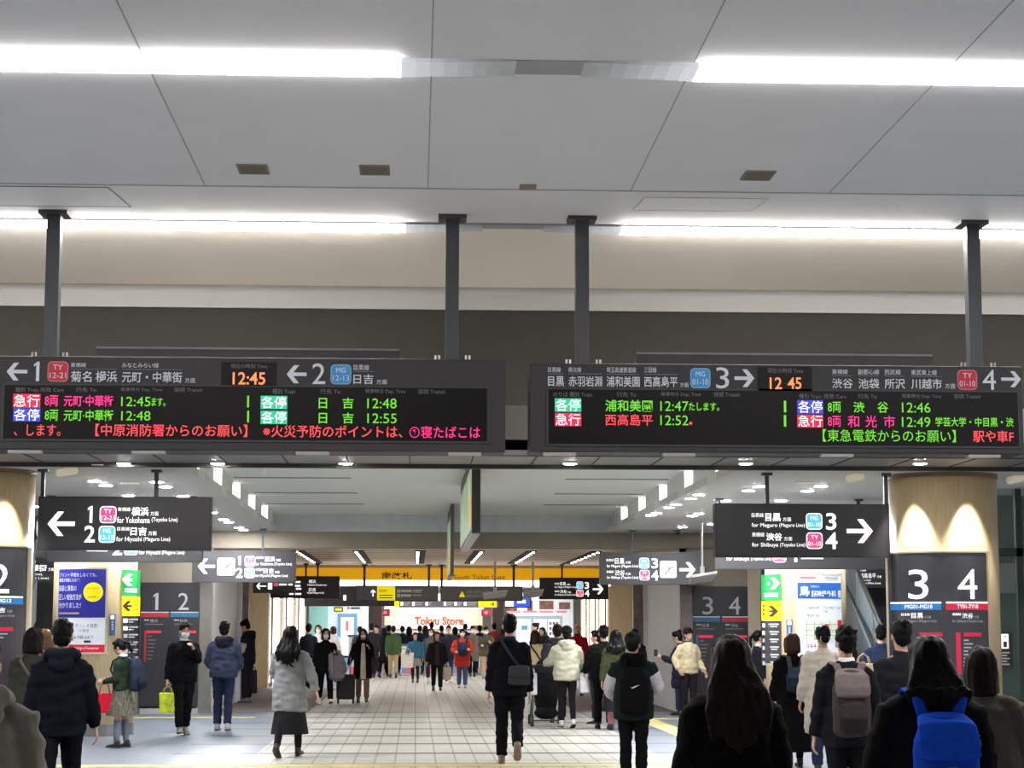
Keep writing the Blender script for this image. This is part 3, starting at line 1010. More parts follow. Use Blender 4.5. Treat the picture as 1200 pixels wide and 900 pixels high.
def curved_panel(name, label, b, Yc, wrap, m, frame=True, thick=.02, group=None, fm=None):
    x0, x1, z0, z1 = rect(b, Yc)
    t = thing(name, label, 'sign', ((x0 + x1) / 2, wrap((x0 + x1) / 2), z0), group)
    plate(t, b, Yc, m, off=.012, wrap=wrap, name='board', thick=thick)
    if frame:
        k = 2.0
        for q in ((b[0] - k, b[1] - k, b[2] + k, b[1]), (b[0] - k, b[3], b[2] + k, b[3] + k), (b[0] - k, b[1], b[0], b[3]), (b[2], b[1], b[2] + k, b[3])):
            plate(t, q, Yc, fm or FRAME, off=.02, wrap=wrap, name='frame', thick=.03)
    return t


def W(t, s, b, Yc, wrap, m, bold=.012, off=.018):
    return text(t, s, b, Yc, m, bold, off, wrap)


CP = mat('panel_charcoal', (72, 72, 80), .5, emit=.04)
Yc = 22.5
t = curved_panel('platform_panel', 'tall dark curved panel with white 3 and 4 on the right wood column', (1053.5, 648, 1157, 860), Yc, wR, CP)
W(t, '3', (1067, 667.5, 1086, 702), Yc, wR, LIT, 0, .032); W(t, '4', (1117.4, 667.5, 1141.2, 702), Yc, wR, LIT, 0, .032)
for x0, x1, m in ((1054.4, 1100, STR_B), (1104.6, 1157, STR_R)):
    plate(t, (x0, 705.4, x1, 707.2), Yc, LIT, off=.02, wrap=wR, name='stripe')
    plate(t, (x0, 707.2, x1, 714.8), Yc, m, off=.02, wrap=wR, name='stripe')
SOFT = mat('soft_print', (190, 190, 194), .5, emit=.2)
for s, b, m in (('MG01-MG10', (1064.6, 708.6, 1090.4, 713), LIT), ('TY01-TY10', (1117, 708.6, 1142.6, 713), LIT), ('目黒線', (1062, 718.4, 1069, 721.6), LIT), ('目黒', (1070.2, 718.2, 1081.2, 724.6), LIT), ('方面', (1082.6, 721.6, 1089.2, 724.6), SOFT),
                ('to Meguro (Meguro Line)', (1062.4, 726.2, 1095, 730), SOFT), ('東横線', (1111.4, 718.4, 1121.6, 721.4), LIT), ('渋谷', (1122.8, 718.6, 1136, 724.6), LIT), ('方面', (1137.4, 721.4, 1143.4, 724.6), SOFT), ('for Shibuya (Toyoko Line)', (1111.6, 726.2, 1148.6, 730.2), SOFT)):
    W(t, s, b, Yc, wR, m, .015, .024)
plate(t, (1078, 741.2, 1101, 745.6), Yc, STR_R, off=.02, wrap=wR, name='route_header')
plate(t, (1124.8, 741.2, 1146.8, 745.6), Yc, STR_R, off=.02, wrap=wR, name='route_header')
plate(t, (1116.2, 741.2, 1121.8, 790), Yc, STR_R, off=.02, wrap=wR, name='route_line')
for k in range(10):
    plate(t, (1124.8, 749.4 + k * 4.2, 1131 + (k * 5 % 7), 751 + k * 4.2), Yc, SOFT, off=.02, wrap=wR, name='text_line')
    plate(t, (1078, 749.4 + k * 4.2, 1086 + (k * 3 % 8), 751 + k * 4.2), Yc, SOFT, off=.02, wrap=wR, name='text_line')
t = curved_panel('platform_panel', 'tall dark curved panel showing 2 on the column at the left edge', (-82, 640.5, 23.5, 860), Yc, wL, CP)
W(t, '1', (-62, 661, -52, 695), Yc, wL, LIT, 0, .032); W(t, '2', (-9, 661, 10.4, 695), Yc, wL, LIT, 0, .032)
for x0, x1, m in ((-80, -33, STR_R), (-29, 22, STR_B)):
    plate(t, (x0, 698.6, x1, 700.4), Yc, LIT, off=.02, wrap=wL, name='stripe')
    plate(t, (x0, 700.4, x1, 708), Yc, m, off=.02, wrap=wL, name='stripe')
for s, b, m in (('MG12-MG13', (-17, 702, 11.6, 706), LIT), ('日吉', (-7, 712, 6, 718), LIT), ('方面', (7.4, 714.6, 12.8, 718), SOFT), ('to Hiyoshi (Meguro Line)', (-19, 719.8, 14.6, 723.4), SOFT)):
    W(t, s, b, Yc, wL, m, .015, .024)
plate(t, (-19, 735, 13, 739.6), Yc, STR_R, off=.02, wrap=wL, name='route_header')
for k in range(3):
    plate(t, (-16, 742 + k * 4.4, 8 - k * 4, 743.6 + k * 4.4), Yc, SOFT, off=.02, wrap=wL, name='text_line')

# posters and small signs on the two far columns
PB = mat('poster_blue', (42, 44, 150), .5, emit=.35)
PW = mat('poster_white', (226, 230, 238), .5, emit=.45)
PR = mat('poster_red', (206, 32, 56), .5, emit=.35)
Yc = 30.0
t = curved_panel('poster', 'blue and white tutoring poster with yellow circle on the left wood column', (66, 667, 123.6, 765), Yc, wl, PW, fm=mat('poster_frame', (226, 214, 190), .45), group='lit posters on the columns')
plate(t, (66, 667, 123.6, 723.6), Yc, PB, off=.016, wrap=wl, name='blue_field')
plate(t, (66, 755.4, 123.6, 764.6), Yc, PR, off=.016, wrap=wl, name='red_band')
for s, b in (('プリント学習をしなくても、', (68, 671.4, 114, 676)), ('算数が得意になる？！', (68, 677.6, 93.6, 682)), ('国語と算数の', (67.4, 686, 90, 692.6)), ('正しい勉強方法が', (67.4, 696, 96, 703)), ('分かりました！', (67.4, 706, 95, 712.6))):
    W(t, s, b, Yc, wl, PW, .02, .022)
x0, x1, z0, z1 = rect((98.6, 683, 121, 705), Yc)
mb = MB()
cx_, cz_, rr = (x0 + x1) / 2, (z0 + z1) / 2, (x1 - x0) / 2
for k in range(24):
    a0, a1 = 2 * PI * k / 24, 2 * PI * (k + 1) / 24
    n = len(mb.v)
    for dx, dz in ((0, 0), (rr * math.cos(a0), rr * math.sin(a0)), (rr * math.cos(a1), rr * math.sin(a1))):
        mb.v.append(Vector((cx_ + dx, wl(cx_ + dx) - .022, cz_ + dz)))
    mb.f.append((n, n + 1, n + 2))
mb.build('yellow_circle', YEL, t)
for s, b in (('特許取得！', (102, 688, 117.6, 691.4)), ('オリジナル', (101.4, 693, 118, 696.4)), ('図解教材', (103, 698, 117, 701.4))):
    W(t, s, b, Yc, wl, DARKTX, .01, .028)
NAVY = mat('print_navy', (60, 66, 92), .6)
plate(t, (67, 717.6, 93, 720), Yc, mat('print_gold', (190, 160, 110), .5, emit=.2), off=.022, wrap=wl, name='text_line')
for s, b in (('ガリレオ算数', (88, 730.6, 115, 736)), ('小杉教室', (91, 737, 105, 741)), ('044-948-6417', (82, 744.6, 110, 749))):
    W(t, s, b, Yc, wl, NAVY, .01, .022)
plate(t, (99, 750.4, 107, 753.2), Yc, NAVY, off=.022, wrap=wl, name='text_line')
W(t, 'http://www', (88, 757.6, 116, 762), Yc, wl, PW, .0, .024).name = 'text_line'


def column_sign(px0, px1, y0, y1, wrap, d, lab, lab2, lab3, info):
    w_ = px1 - px0
    t = curved_panel('direction_plate', lab, (px0, y0, px1, y0 + 30.4), Yc, wrap, GREEN, frame=False, group='small lit signs on the columns')
    m_ = (px0 + px1) / 2
    ab = (px0 + .3, y0 + 5, px0 + w_ * .6, y0 + 19) if d == 'L' else (px1 - w_ * .72, y0 + 4, px1 - 1.4, y0 + 17)
    arrow(t, ab, Yc, LIT, d, .045, .22, wrap)
    for k in range(2):
        plate(t, (px0 + 3, y0 + 22 + k * 3, px1 - 3, y0 + 23.6 + k * 3), Yc, LIT, off=.018, wrap=wrap, name='text_line')
    t = curved_panel('direction_plate', lab2, (px0, y0 + 31.6, px1, y0 + 54.6), Yc, wrap, YEL, frame=False, group='small lit signs on the columns')
    ab = (px0 + .6, y0 + 37, px0 + w_ * .58, y0 + 49) if d == 'L' else (px1 - w_ * .64, y0 + 37, px1 - 3, y0 + 50)
    arrow(t, ab, Yc, DARKTX, d, .045, .2, wrap)
    for k in range(3):
        xx = px1 - w_ * .32 if d == 'L' else px0 + 1
        plate(t, (xx, y0 + 36 + k * 5, xx + 3, y0 + 38 + k * 5), Yc, DARKTX, off=.018, wrap=wrap, name='text_line')
    t = curved_panel('information_plate', lab3, (px0, y0 + 55.2, px1, y0 + info), Yc, wrap, mat('info_black', (48, 48, 54), .5), frame=False, group='small lit signs on the columns')
    for k in range(6):
        yy = y0 + 58 + k * 9
        plate(t, (px0 + 1, yy, px0 + 5, yy + 4.6), Yc, LIT if k < 2 else SOFT, off=.018, wrap=wrap, name='pictogram_plate')
        plate(t, (px0 + 6, yy, px1 - 2, yy + 1.8), Yc, SOFT, off=.018, wrap=wrap, name='text_line')
        plate(t, (px0 + 6, yy + 3, px1 - 3.5, yy + 4.4), Yc, SOFT, off=.018, wrap=wrap, name='text_line')


column_sign(141.4, 157.6, 667, 0, wl, 'L', 'green plate with white left arrow on the left column', 'yellow plate with black left arrow on the left column', 'black information plate below the yellow left-arrow plate', 112)
column_sign(900.2, 917.4, 672.6, 0, wr, 'R', 'green plate with white right arrow on the right column', 'yellow plate with black right arrow on the right column', 'black information plate below the yellow right-arrow plate', 105)
plate_b = mat('notice_blue', (44, 92, 160), .5, emit=.2)
for b, wp, sd in (((128.4, 720, 134, 745), wl, 'left'), ((923, 726.8, 928.8, 746), wr, 'right')):
    t = curved_panel('notice_plate', 'narrow blue notice beside the poster on the %s column' % sd, b, Yc, wp, plate_b, frame=False, group='small lit signs on the columns')
    plate(t, (b[0] + 1, b[1] + 1, b[2] - 1, b[1] + 5.4), Yc, LIT, off=.018, wrap=wp, name='pictogram_plate')
    for k in range(4):
        plate(t, (b[0] + 1.8, b[1] + 8 + k * 2.8, b[2] - 1.8, b[1] + 9.8 + k * 2.8), Yc, SOFT, off=.018, wrap=wp, name='text_line')
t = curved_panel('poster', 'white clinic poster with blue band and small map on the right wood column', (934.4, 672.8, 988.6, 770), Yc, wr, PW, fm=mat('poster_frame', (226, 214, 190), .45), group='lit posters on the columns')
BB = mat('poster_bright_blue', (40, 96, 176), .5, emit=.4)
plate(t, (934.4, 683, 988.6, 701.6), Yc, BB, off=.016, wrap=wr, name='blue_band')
PWW = PW
for s, b, m in (('島', (937, 686.4, 948, 699.6), PWW), ('脳神経外科', (949.6, 692, 980.6, 699.6), PWW), ('整', (983, 691.4, 987.6, 700), PWW), ('医療法人', (949.4, 686, 959.6, 688.6), PWW), ('診療時間', (943, 711, 959, 713.8), NAVY), ('休診日', (943, 719.6, 959, 723), NAVY),
                ('9:00～12:30', (971, 710.6, 987, 713.8), NAVY), ('土曜', (963, 715.2, 969, 718), NAVY), ('平日', (963, 710.6, 969, 713.8), NAVY), ('044-7', (943.6, 754.4, 963, 759.6), PR), ('歯科・電', (943, 762, 966, 766.4), NAVY)):
    W(t, s, b, Yc, wr, m, .02, .022)
plate(t, (937, 676, 955, 678.4), Yc, mat('print_pink', (220, 140, 150), .6), off=.02, wrap=wr, name='text_line')
plate(t, (966, 676, 984, 678.4), Yc, mat('print_pale', (170, 178, 190), .6), off=.02, wrap=wr, name='text_line')
plate(t, (940, 726.6, 985, 750.6), Yc, mat('map_pale', (226, 236, 218), .6, emit=.35), off=.018, wrap=wr, name='map_field')
for q in ((944, 727, 944.8, 750), (953, 727, 953.8, 750), (962, 727, 962.6, 750), (972, 727, 972.6, 750), (940, 731, 984, 731.6), (940, 738, 984, 738.6), (940, 744, 984, 744.6)):
    plate(t, q, Yc, mat('map_line', (150, 176, 140), .6), off=.022, wrap=wr, name='map_line')
plate(t, (966, 731.6, 971, 735), Yc, PR, off=.024, wrap=wr, name='map_mark')
plate(t, (982.6, 726.6, 988.6, 737), Yc, PR, off=.024, wrap=wr, name='red_block')

# ------------------------------------------------------------------ side walls beyond the columns
YW = 37.6
PLUM = mat('wall_panel_grey', (228, 229, 234), .5, var=.02)


def wall_x(px0, px1, Y, z0, z1, name, m, th=.12):
    return struct(name, MB().box(gx(px0, Y), gx(px1, Y), Y, Y + th, z0, z1), m)


wall_x(-140, 236, YW, 0, ZB + .02, 'wall_left', TAUPE)
wall_x(232.6, 246, YW - .06, 0, zz(680, YW), 'trim_steel_left', STEEL, .3)
wall_x(246, 282, 43, 0, ZB, 'wall_alcove_left', PLUM)
wall_x(281, 290, 43.4, 0, ZB, 'trim_stone_left', MAUVE, .2)
struct('wall_left_return', MB().box(gx(246, YW) - .12, gx(246, YW), YW, 43, 0, ZB), PLUM)
wall_x(284, 313.4, 53.4, 0, ZB, 'wall_wood_left', WOOD, .5)
wall_x(878, 1400, YW, 0, ZB + .02, 'wall_right', TAUPE)
wall_x(798, 878.6, YW, 0, ZB + .02, 'wall_right_panelled', TAUPE)
wall_x(797.6, 812, YW - .06, 0, zz(686, YW), 'trim_stone_right', MAUVE, .3)
wall_x(877.6, 893.6, YW - .06, 0, zz(664, YW), 'trim_beige_pillar', mat('pillar_beige', (186, 170, 148), .5), .3)
wall_x(755, 800, 43, 0, ZB, 'wall_alcove_right', PLUM)
wall_x(742.6, 756, 43.4, 0, ZB, 'trim_stone_far_right', MAUVE, .2)
wall_x(714, 745, 53.4, 0, ZB, 'wall_wood_right', WOOD, .5)
struct('wall_right_return', MB().box(gx(798, YW), gx(798, YW) + .12, YW, 43, 0, ZB), PLUM)
tag(MB().box(gx(165, YW), gx(236, YW), YW - .05, YW, 0, .14).build('baseboard_left', mat('skirting', (170, 170, 168), .4)), kind='structure')

DP = mat('route_panel_black', (46, 46, 50), .45)


def route_panel(label, b, n1, n2, r1, r2, m1, m2, d1, d2):
    a = rect(b, YW)
    t = thing('route_panel', label, 'sign', ((a[0] + a[1]) / 2, YW, a[2]), 'route panels on the side walls')
    MB().box(a[0], a[1], YW - .05, YW - .003, a[2], a[3]).build('board', DP, t)
    o = YW - .05
    text(t, n1, r1, o, GREY_T, 0); text(t, n2, r2, o, GREY_T, 0)
    xm = (b[0] + b[2]) / 2
    for x0, x1, m, d, n in ((b[0], xm - 1, m1, d1, 0), (xm + 1.4, b[2], m2, d2, 1)):
        ys = r1[3] + 2.4
        plate(t, (x0, ys, x1, ys + 1), o, SOFT, off=.006, name='stripe')
        plate(t, (x0, ys + 1, x1, ys + 6.2), o, m, off=.006, name='stripe')
        w_ = x1 - x0
        text(t, d, (x0 + w_ * .34, ys + 8.6, x0 + w_ * .6, ys + 12.4), o, GREY_T)
        plate(t, (x0 + w_ * .12, ys + 9, x0 + w_ * .3, ys + 10.4), o, GREY_T, off=.006, name='text_line')
        plate(t, (x0 + w_ * .14, ys + 14, x0 + w_ * .8, ys + 15), o, DIM, off=.006, name='text_line')
        xl = x0 + w_ * (.12 if n == 0 else .3)
        plate(t, (xl, ys + 22, xl + 2.4, ys + 58), o, m, off=.006, name='route_line')
        plate(t, (xl + 3, ys + 22, xl + 20, ys + 25), o, STR_R, off=.006, name='route_header')
        for k in range(7):
            plate(t, (xl + 4, ys + 28 + k * 4.4, xl + 9 + (k * 5 % 6), ys + 29.2 + k * 4.4), o, DIM, off=.006, name='text_line')
    return t


route_panel('black wall panel with grey 1 and 2 behind the masked man', (165, 683, 232.6, 829), '1', '2', (179.6, 695, 185.6, 714.6), (209, 695, 221.2, 714.6), mat('stripe_red_dull', (170, 44, 58), .5), mat('stripe_blue_dull', (48, 104, 142), .5), '横浜', '日吉')
route_panel('black wall panel with grey 3 and 4 behind the woman in the beige jacket', (812, 687.6, 877.6, 829), '3', '4', (823, 699.4, 835.6, 720), (854, 699.4, 867.6, 720), mat('stripe_blue_dull', (48, 104, 142), .5), mat('stripe_red_dull', (170, 44, 58), .5), '目黒', '渋谷')

# bright shop fronts along the far side walls
SHW = mat('shop_light', (255, 250, 244), .5, emit=SHOP)
SHP = mat('shop_paint', (236, 230, 224), .5)
for side, pa, Ya, pb, Yb, sg in (('left', 313, 53.9, 358, 66, -1), ('right', 714, 53.9, 681, 66, 1)):
    A = Vector((gx(pa, Ya), Ya)); B = Vector((gx(pb, Yb), Yb))
    n = 5
    struct('wall_shops_' + side, MB().hexa([(A.x, A.y, 0), (B.x, B.y, 0), (B.x + sg * .2, B.y, 0), (A.x + sg * .2, A.y, 0)], [(A.x, A.y, 2.75), (B.x, B.y, 2.75), (B.x + sg * .2, B.y, 2.75), (A.x + sg * .2, A.y, 2.75)]), SHP)
    for k in range(3):
        p = A.lerp(B, (k + .12) / 3); q = A.lerp(B, (k + .72) / 3)
        t = thing('shop_front', 'bright white lit shop front on the far %s side, %s towards the gates' % (side, ['first', 'second', 'third'][k]), 'shop front', (p.x, p.y, 0), 'lit shop fronts before the gates')
        MB().hexa([(p.x, p.y, .1), (q.x, q.y, .1), (q.x - sg * .03, q.y, .1), (p.x - sg * .03, p.y, .1)], [(p.x, p.y, 2.5), (q.x, q.y, 2.5), (q.x - sg * .03, q.y, 2.5), (p.x - sg * .03, p.y, 2.5)]).build('lit_window', SHW, t)
        for e, f in ((p, p + (q - p) * .06), (q - (q - p) * .06, q)):
            MB().hexa([(e.x, e.y, 0), (f.x, f.y, 0), (f.x - sg * .08, f.y, 0), (e.x - sg * .08, e.y, 0)], [(e.x, e.y, 2.6), (f.x, f.y, 2.6), (f.x - sg * .08, f.y, 2.6), (e.x - sg * .08, e.y, 2.6)]).build('jamb', mat('jamb_tan', (160, 132, 104), .5), t)
# gate hall ceiling and rear walls
struct('ceiling_gate_hall', MB().box(-9, 9, YF + .31, 84, 2.92, 3.0), WHITE)
Y6 = 66.0
BLUEW = mat('kiosk_blue', (196, 216, 232), .5, emit=.12)
z7 = 2.55
t = thing('kiosk', 'pale blue kiosk wall with a blue framed lit door and dark fascia', 'kiosk', (gx(400, Y6), Y6, 0))
MB().box(gx(361, Y6), gx(383.4, Y6), Y6, Y6 + .3, 0, z7).build('teal_panel', mat('kiosk_teal', (136, 190, 186), .5, emit=.12), t)
MB().box(gx(383.4, Y6), gx(431, Y6), Y6, Y6 + .3, 0, z7).build('blue_panel', BLUEW, t)
d = rect((395.4, 719.4, 418.2, 786), Y6)
dr = MB().box(d[0], d[1], Y6 - .05, Y6, .0, d[3]).build('door', mat('door_blue', (92, 140, 184), .5), t)
e = rect((399.4, 723.4, 414.4, 768), Y6)
MB().box(e[0], e[1], Y6 - .07, Y6 - .04, e[2], e[3]).build('door_pane', mat('door_pane_cream', (226, 228, 200), .4, emit=.35), dr)
e = rect((405.2, 728, 408.6, 739), Y6)
MB().box(e[0], e[1], Y6 - .085, Y6 - .07, e[2], e[3]).build('door_emblem', mat('emblem_red', (200, 110, 100), .5), dr)
plate(t, (391.4, 711.4, 402, 717), Y6, mat('sign_olive', (60, 60, 30), .5), off=.02, name='small_sign')
plate(t, (393, 713, 400.4, 715.4), Y6, YEL, off=.026, name='text_line')
plate(t, (407, 711, 409.6, 714), Y6, PR, off=.02, name='emblem')
plate(t, (411, 711.4, 422, 714), Y6, NAVY, off=.02, name='text_line')
t = thing('signboard', 'long black blank board above the kiosk with a tiny white plate', 'sign', (gx(410, 56), 56, 2.2))
a = rect((357, 687, 462, 710.4), 56)
MB().box(a[0], a[1], 56, 56.3, a[2], a[3]).build('board', mat('board_black', (32, 30, 30), .6), t)
for x in (a[0] + .3, a[1] - .3):
    MB().box(x - .03, x + .03, 56.1, 56.16, a[3], 2.918).build('pole', POLE, t)
plate(t, (402.4, 697.4, 405.6, 703.4), 56, LIT, off=.02, name='white_plate')
t = thing('signboard', 'long thin gate sign row with yellow blocks and white icons', 'sign', (gx(520, 58), 58, 2.2))
a = rect((462, 704.2, 584, 712), 58)
MB().box(a[0], a[1], 58, 58.2, a[2], a[3]).build('board', GB, t)
for x in (a[0] + .3, a[1] - .3):
    MB().box(x - .03, x + .03, 58.06, 58.12, a[3], 2.918).build('pole', POLE, t)
plate(t, (462.4, 704.4, 468, 711.8), 58, YEL, off=.02, name='yellow_block')
plate(t, (560.6, 704.6, 581.8, 711.6), 58, YEL, off=.02, name='yellow_block')
arrow(t, (573.6, 705.8, 579.4, 710.4), 58, DARKTX, 'R', .03, .2)
for x0, x1 in ((469.4, 480.6), (483, 495.6), (498.6, 506), (520, 531), (532.4, 541.6), (543.6, 559)):
    plate(t, (x0, 705.6, x0 + 3, 709.6), 58, LIT, off=.02, name='pictogram_plate')
    plate(t, (x0 + 4, 705.8, x1, 707.2), 58, SOFT, off=.02, name='text_line')
    plate(t, (x0 + 4, 708.2, x1 - 1.6, 709.2), 58, SOFT, off=.02, name='text_line')
t = thing('monitor', 'flat monitor with white and blue halves hanging left of the small 3 and 4 sign', 'monitor', (gx(607, 55), 55, 2.2))
a = rect((590.6, 698.6, 622.6, 712.2), 55)
MB().box(a[0], a[1], 55, 55.1, a[2], a[3]).build('casing', mat('casing_dark', (30, 32, 40), .4), t)
plate(t, (592, 703.4, 602, 710.6), 55, LIT, off=.012, name='screen_white')
plate(t, (602, 699.8, 621, 711), 55, mat('screen_blue', (40, 80, 200), .4, emit=.9), off=.012, name='screen_blue')
plate(t, (606, 703, 616, 707), 55, LIT, off=.018, name='text_line')
x = gx(607, 55)
MB().box(x - .03, x + .03, 55.04, 55.1, a[3], 2.918).build('pole', POLE, t)

# ticket machine wall on the right
t = thing('ticket_machine_wall', 'pale wall of ticket counters with food posters right of the gates', 'counter wall', (gx(640, Y6), Y6, 0))
MB().box(gx(597, Y6), gx(672, Y6), Y6, Y6 + .3, 0, 2.75).build('wall_panel', mat('counter_white', (226, 232, 238), .5, emit=.15), t)
for b, m in (((596, 703.6, 606, 716), 'poster'), ((618, 703.6, 624, 716), 'poster'), ((632, 704, 648.6, 714), 'poster'), ((655, 706, 668, 714), 'poster')):
    plate(t, b, Y6, mat('poster_brown', (122, 84, 70), .5, var=.5, scale=5), off=.03, name=m)
for x0, x1 in ((594, 610), (613, 629), (632, 648), (652, 664)):
    plate(t, (x0, 715.8, x1, 718), Y6, mat('print_pink', (220, 140, 150), .6), off=.03, name='text_line')
a = rect((602, 722, 659, 790), Y6)
MB().box(a[0], a[1], Y6 - .06, Y6, 0, a[3]).build('counter_frame', mat('counter_grey', (160, 172, 182), .4, metal=.3), t)
for x0, x1 in ((605, 622), (625, 640.6), (641.6, 656)):
    plate(t, (x0, 725.6, x1, 770), Y6, mat('counter_glass', (206, 222, 232), .3, emit=.3), off=.08, name='pane')
plate(t, (611, 733, 618, 738), Y6, mat('poster_teal', (70, 150, 170), .5), off=.1, name='poster')
for k in range(12):
    plate(t, (643.6 + (k % 3) * 4, 729 + (k // 3) * 6, 646 + (k % 3) * 4, 732 + (k // 3) * 6), Y6, mat('poster_brown', (122, 84, 70), .5, var=.5, scale=5), off=.1, name='notice')
# store at the back
Y8 = 79.0
struct('wall_back', MB().box(-9, 9, 83.0, 83.2, 0, 3), CREAM)
a = rect((450, 711, 566.4, 790), Y8)
t = thing('supermarket', 'glowing supermarket front with red lettered sign behind the gate crowd', 'store', ((a[0] + a[1]) / 2, Y8, 0))
MB().box(a[0], a[1], Y8 + 1, Y8 + 1.1, zz(733, Y8), 2.92).build('wall_panel', mat('store_cream', (246, 232, 206), .5, emit=.45), t)
MB().box(a[0], a[1], Y8 - .2, Y8 + .4, zz(713.6, Y8), zz(711, Y8)).build('light_bar', mat('store_bar', (255, 255, 255), .5, emit=2), t)
z0, z1 = zz(737, Y8), zz(729, Y8)
MB().box(a[0] + .3, a[1] - .5, Y8, Y8 + .1, z0, z1 + .03).build('sign_panel', mat('store_sign_white', (255, 250, 246), .5, emit=1.5), t)
SR = mat('store_red', (255, 90, 60), .5, emit=.9, ecol=(255, 110, 80))
text(t, 'Tokyu Store', (485.6, 722.6, 543.4, 735.6), Y8, SR, .045, .1)
mb = MB()
x0, x1, q0, q1 = rect((470.6, 720.6, 483.4, 733.6), Y8)
mb.prism([((x0 + x1) / 2 + (x1 - x0) / 2 * math.cos(k * PI / 12), (q0 + q1) / 2 + (q1 - q0) / 2 * math.sin(k * PI / 12)) for k in range(24)], Y8 - .12, Y8 - .08)
mb.build('round_emblem', mat('emblem_glow', (255, 236, 228), .5, emit=1.3), t)
for k in range(9):
    xx = a[0] + .3 + k * .42
    sh = MB().box(xx, xx + .36, Y8 + .2, Y8 + .6, 0, zz(738, Y8)).build('shelf', mat('shelf_white', (240, 240, 244), .5, emit=.5), t)
    for j in range(3):
        MB().box(xx + .02, xx + .34, Y8 + .17, Y8 + .2, .9 + j * .28, 1.08 + j * .28).build('goods', mat('goods_%d' % (k % 4), ((200, 60, 60), (60, 90, 180), (220, 190, 80), (230, 230, 240))[(k + j) % 4], .6, var=.5, scale=14), sh)
for px0, px1, sd in ((429, 447, 'left'), (577, 590, 'right')):
    struct('wall_pier_' + sd, MB().box(gx(px0, 70), gx(px1, 70), 70, 71, 0, 2.92), mat('pier_stone', (120, 98, 96), .35, var=.2, scale=8))
for px, sd in ((451.4, 'left'), (569.6, 'right')):
    a = rect((px - 5.4, 714, px + 5.4, 722), 72)
    tg = thing('store_banner', 'small dark red square banner on the %s pier by the store' % sd, 'banner', ((a[0] + a[1]) / 2, 72, a[2]), 'red banners by the store')
    MB().box(a[0], a[1], 71.95, 72, a[2], a[3]).build('cloth', mat('banner_red', (150, 40, 60), .6), tg)
    plate(tg, (px - 2, 716.4, px + 2, 719.6), 71.95, mat('banner_pink', (220, 130, 140), .6), off=.01, name='emblem')
    MB().box(a[0] + .1, a[0] + .14, 71.95, 72, a[3], 2.918).build('pole', POLE, tg)

# ticket gates
GW = mat('gate_casing', (196, 198, 204), .35, metal=.2)
for px, lb in ((413, 'white ticket gate cabinet in front of the blue kiosk'), (443, 'ticket gate cabinet behind the dark coats left of the green jacket'), (475.6, 'ticket gate cabinet with coloured stickers right of the green jacket'), (503, 'ticket gate cabinet hidden among the people at the centre'), (533, 'ticket gate cabinet behind the red coat'), (569, 'ticket gate cabinet with pink sticker beside the olive coat'), (584, 'ticket gate cabinet behind the tall man in black')):
    Y6 = 63.0 if px == 413 else 66.0
    x = gx(px, Y6)
    t = thing('ticket_gate', lb, 'ticket gate', (x, Y6 + .7, 0), 'ticket gates across the hall')
    MB().box(x - .15, x + .15, Y6, Y6 + 1.5, 0, .98 if px != 413 else 1.3).build('cabinet', GW, t, bevel=.03)
    MB().box(x - .17, x + .17, Y6 - .01, Y6 + 1.51, .98 if px != 413 else 1.3, 1.03 if px != 413 else 1.36).build('top', mat('gate_top', (90, 92, 100), .3), t)
    if px != 413:
        MB().box(x - .14, x + .14, Y6 - .012, Y6, .06, .44).build('sticker', mat('sticker_pink', (206, 90, 120), .5, emit=.1), t)
        MB().box(x - .14, x + .0, Y6 - .014, Y6, .08, .9).build('sticker', mat('sticker_blue', (84, 132, 184), .5, emit=.1), t)
        MB().box(x - .13, x + .13, Y6 - .016, Y6, .74, .86).build('sticker', mat('sticker_yellow', (220, 200, 80), .5, emit=.1), t)
    else:
        MB().box(x - .1, x + .1, Y6 - .012, Y6, .5, 1.15).build('front_panel', mat('gate_front', (170, 172, 178), .4), t)
        MB().box(x - .1, x + .1, Y6 - .014, Y6, .1, .35).build('sticker', mat('sticker_pink', (206, 90, 120), .5, emit=.1), t)

# ------------------------------------------------------------------ escalators between the columns
ESK = mat('escalator_skirt', (120, 128, 134), .35, metal=.4)
GLS = mat('escalator_glass', (148, 162, 170), .18, metal=.1, alpha=.8)
RUB = mat('handrail', (28, 28, 30), .45)
DKST = mat('escalator_step', (40, 42, 46), .5, var=.2, scale=30)


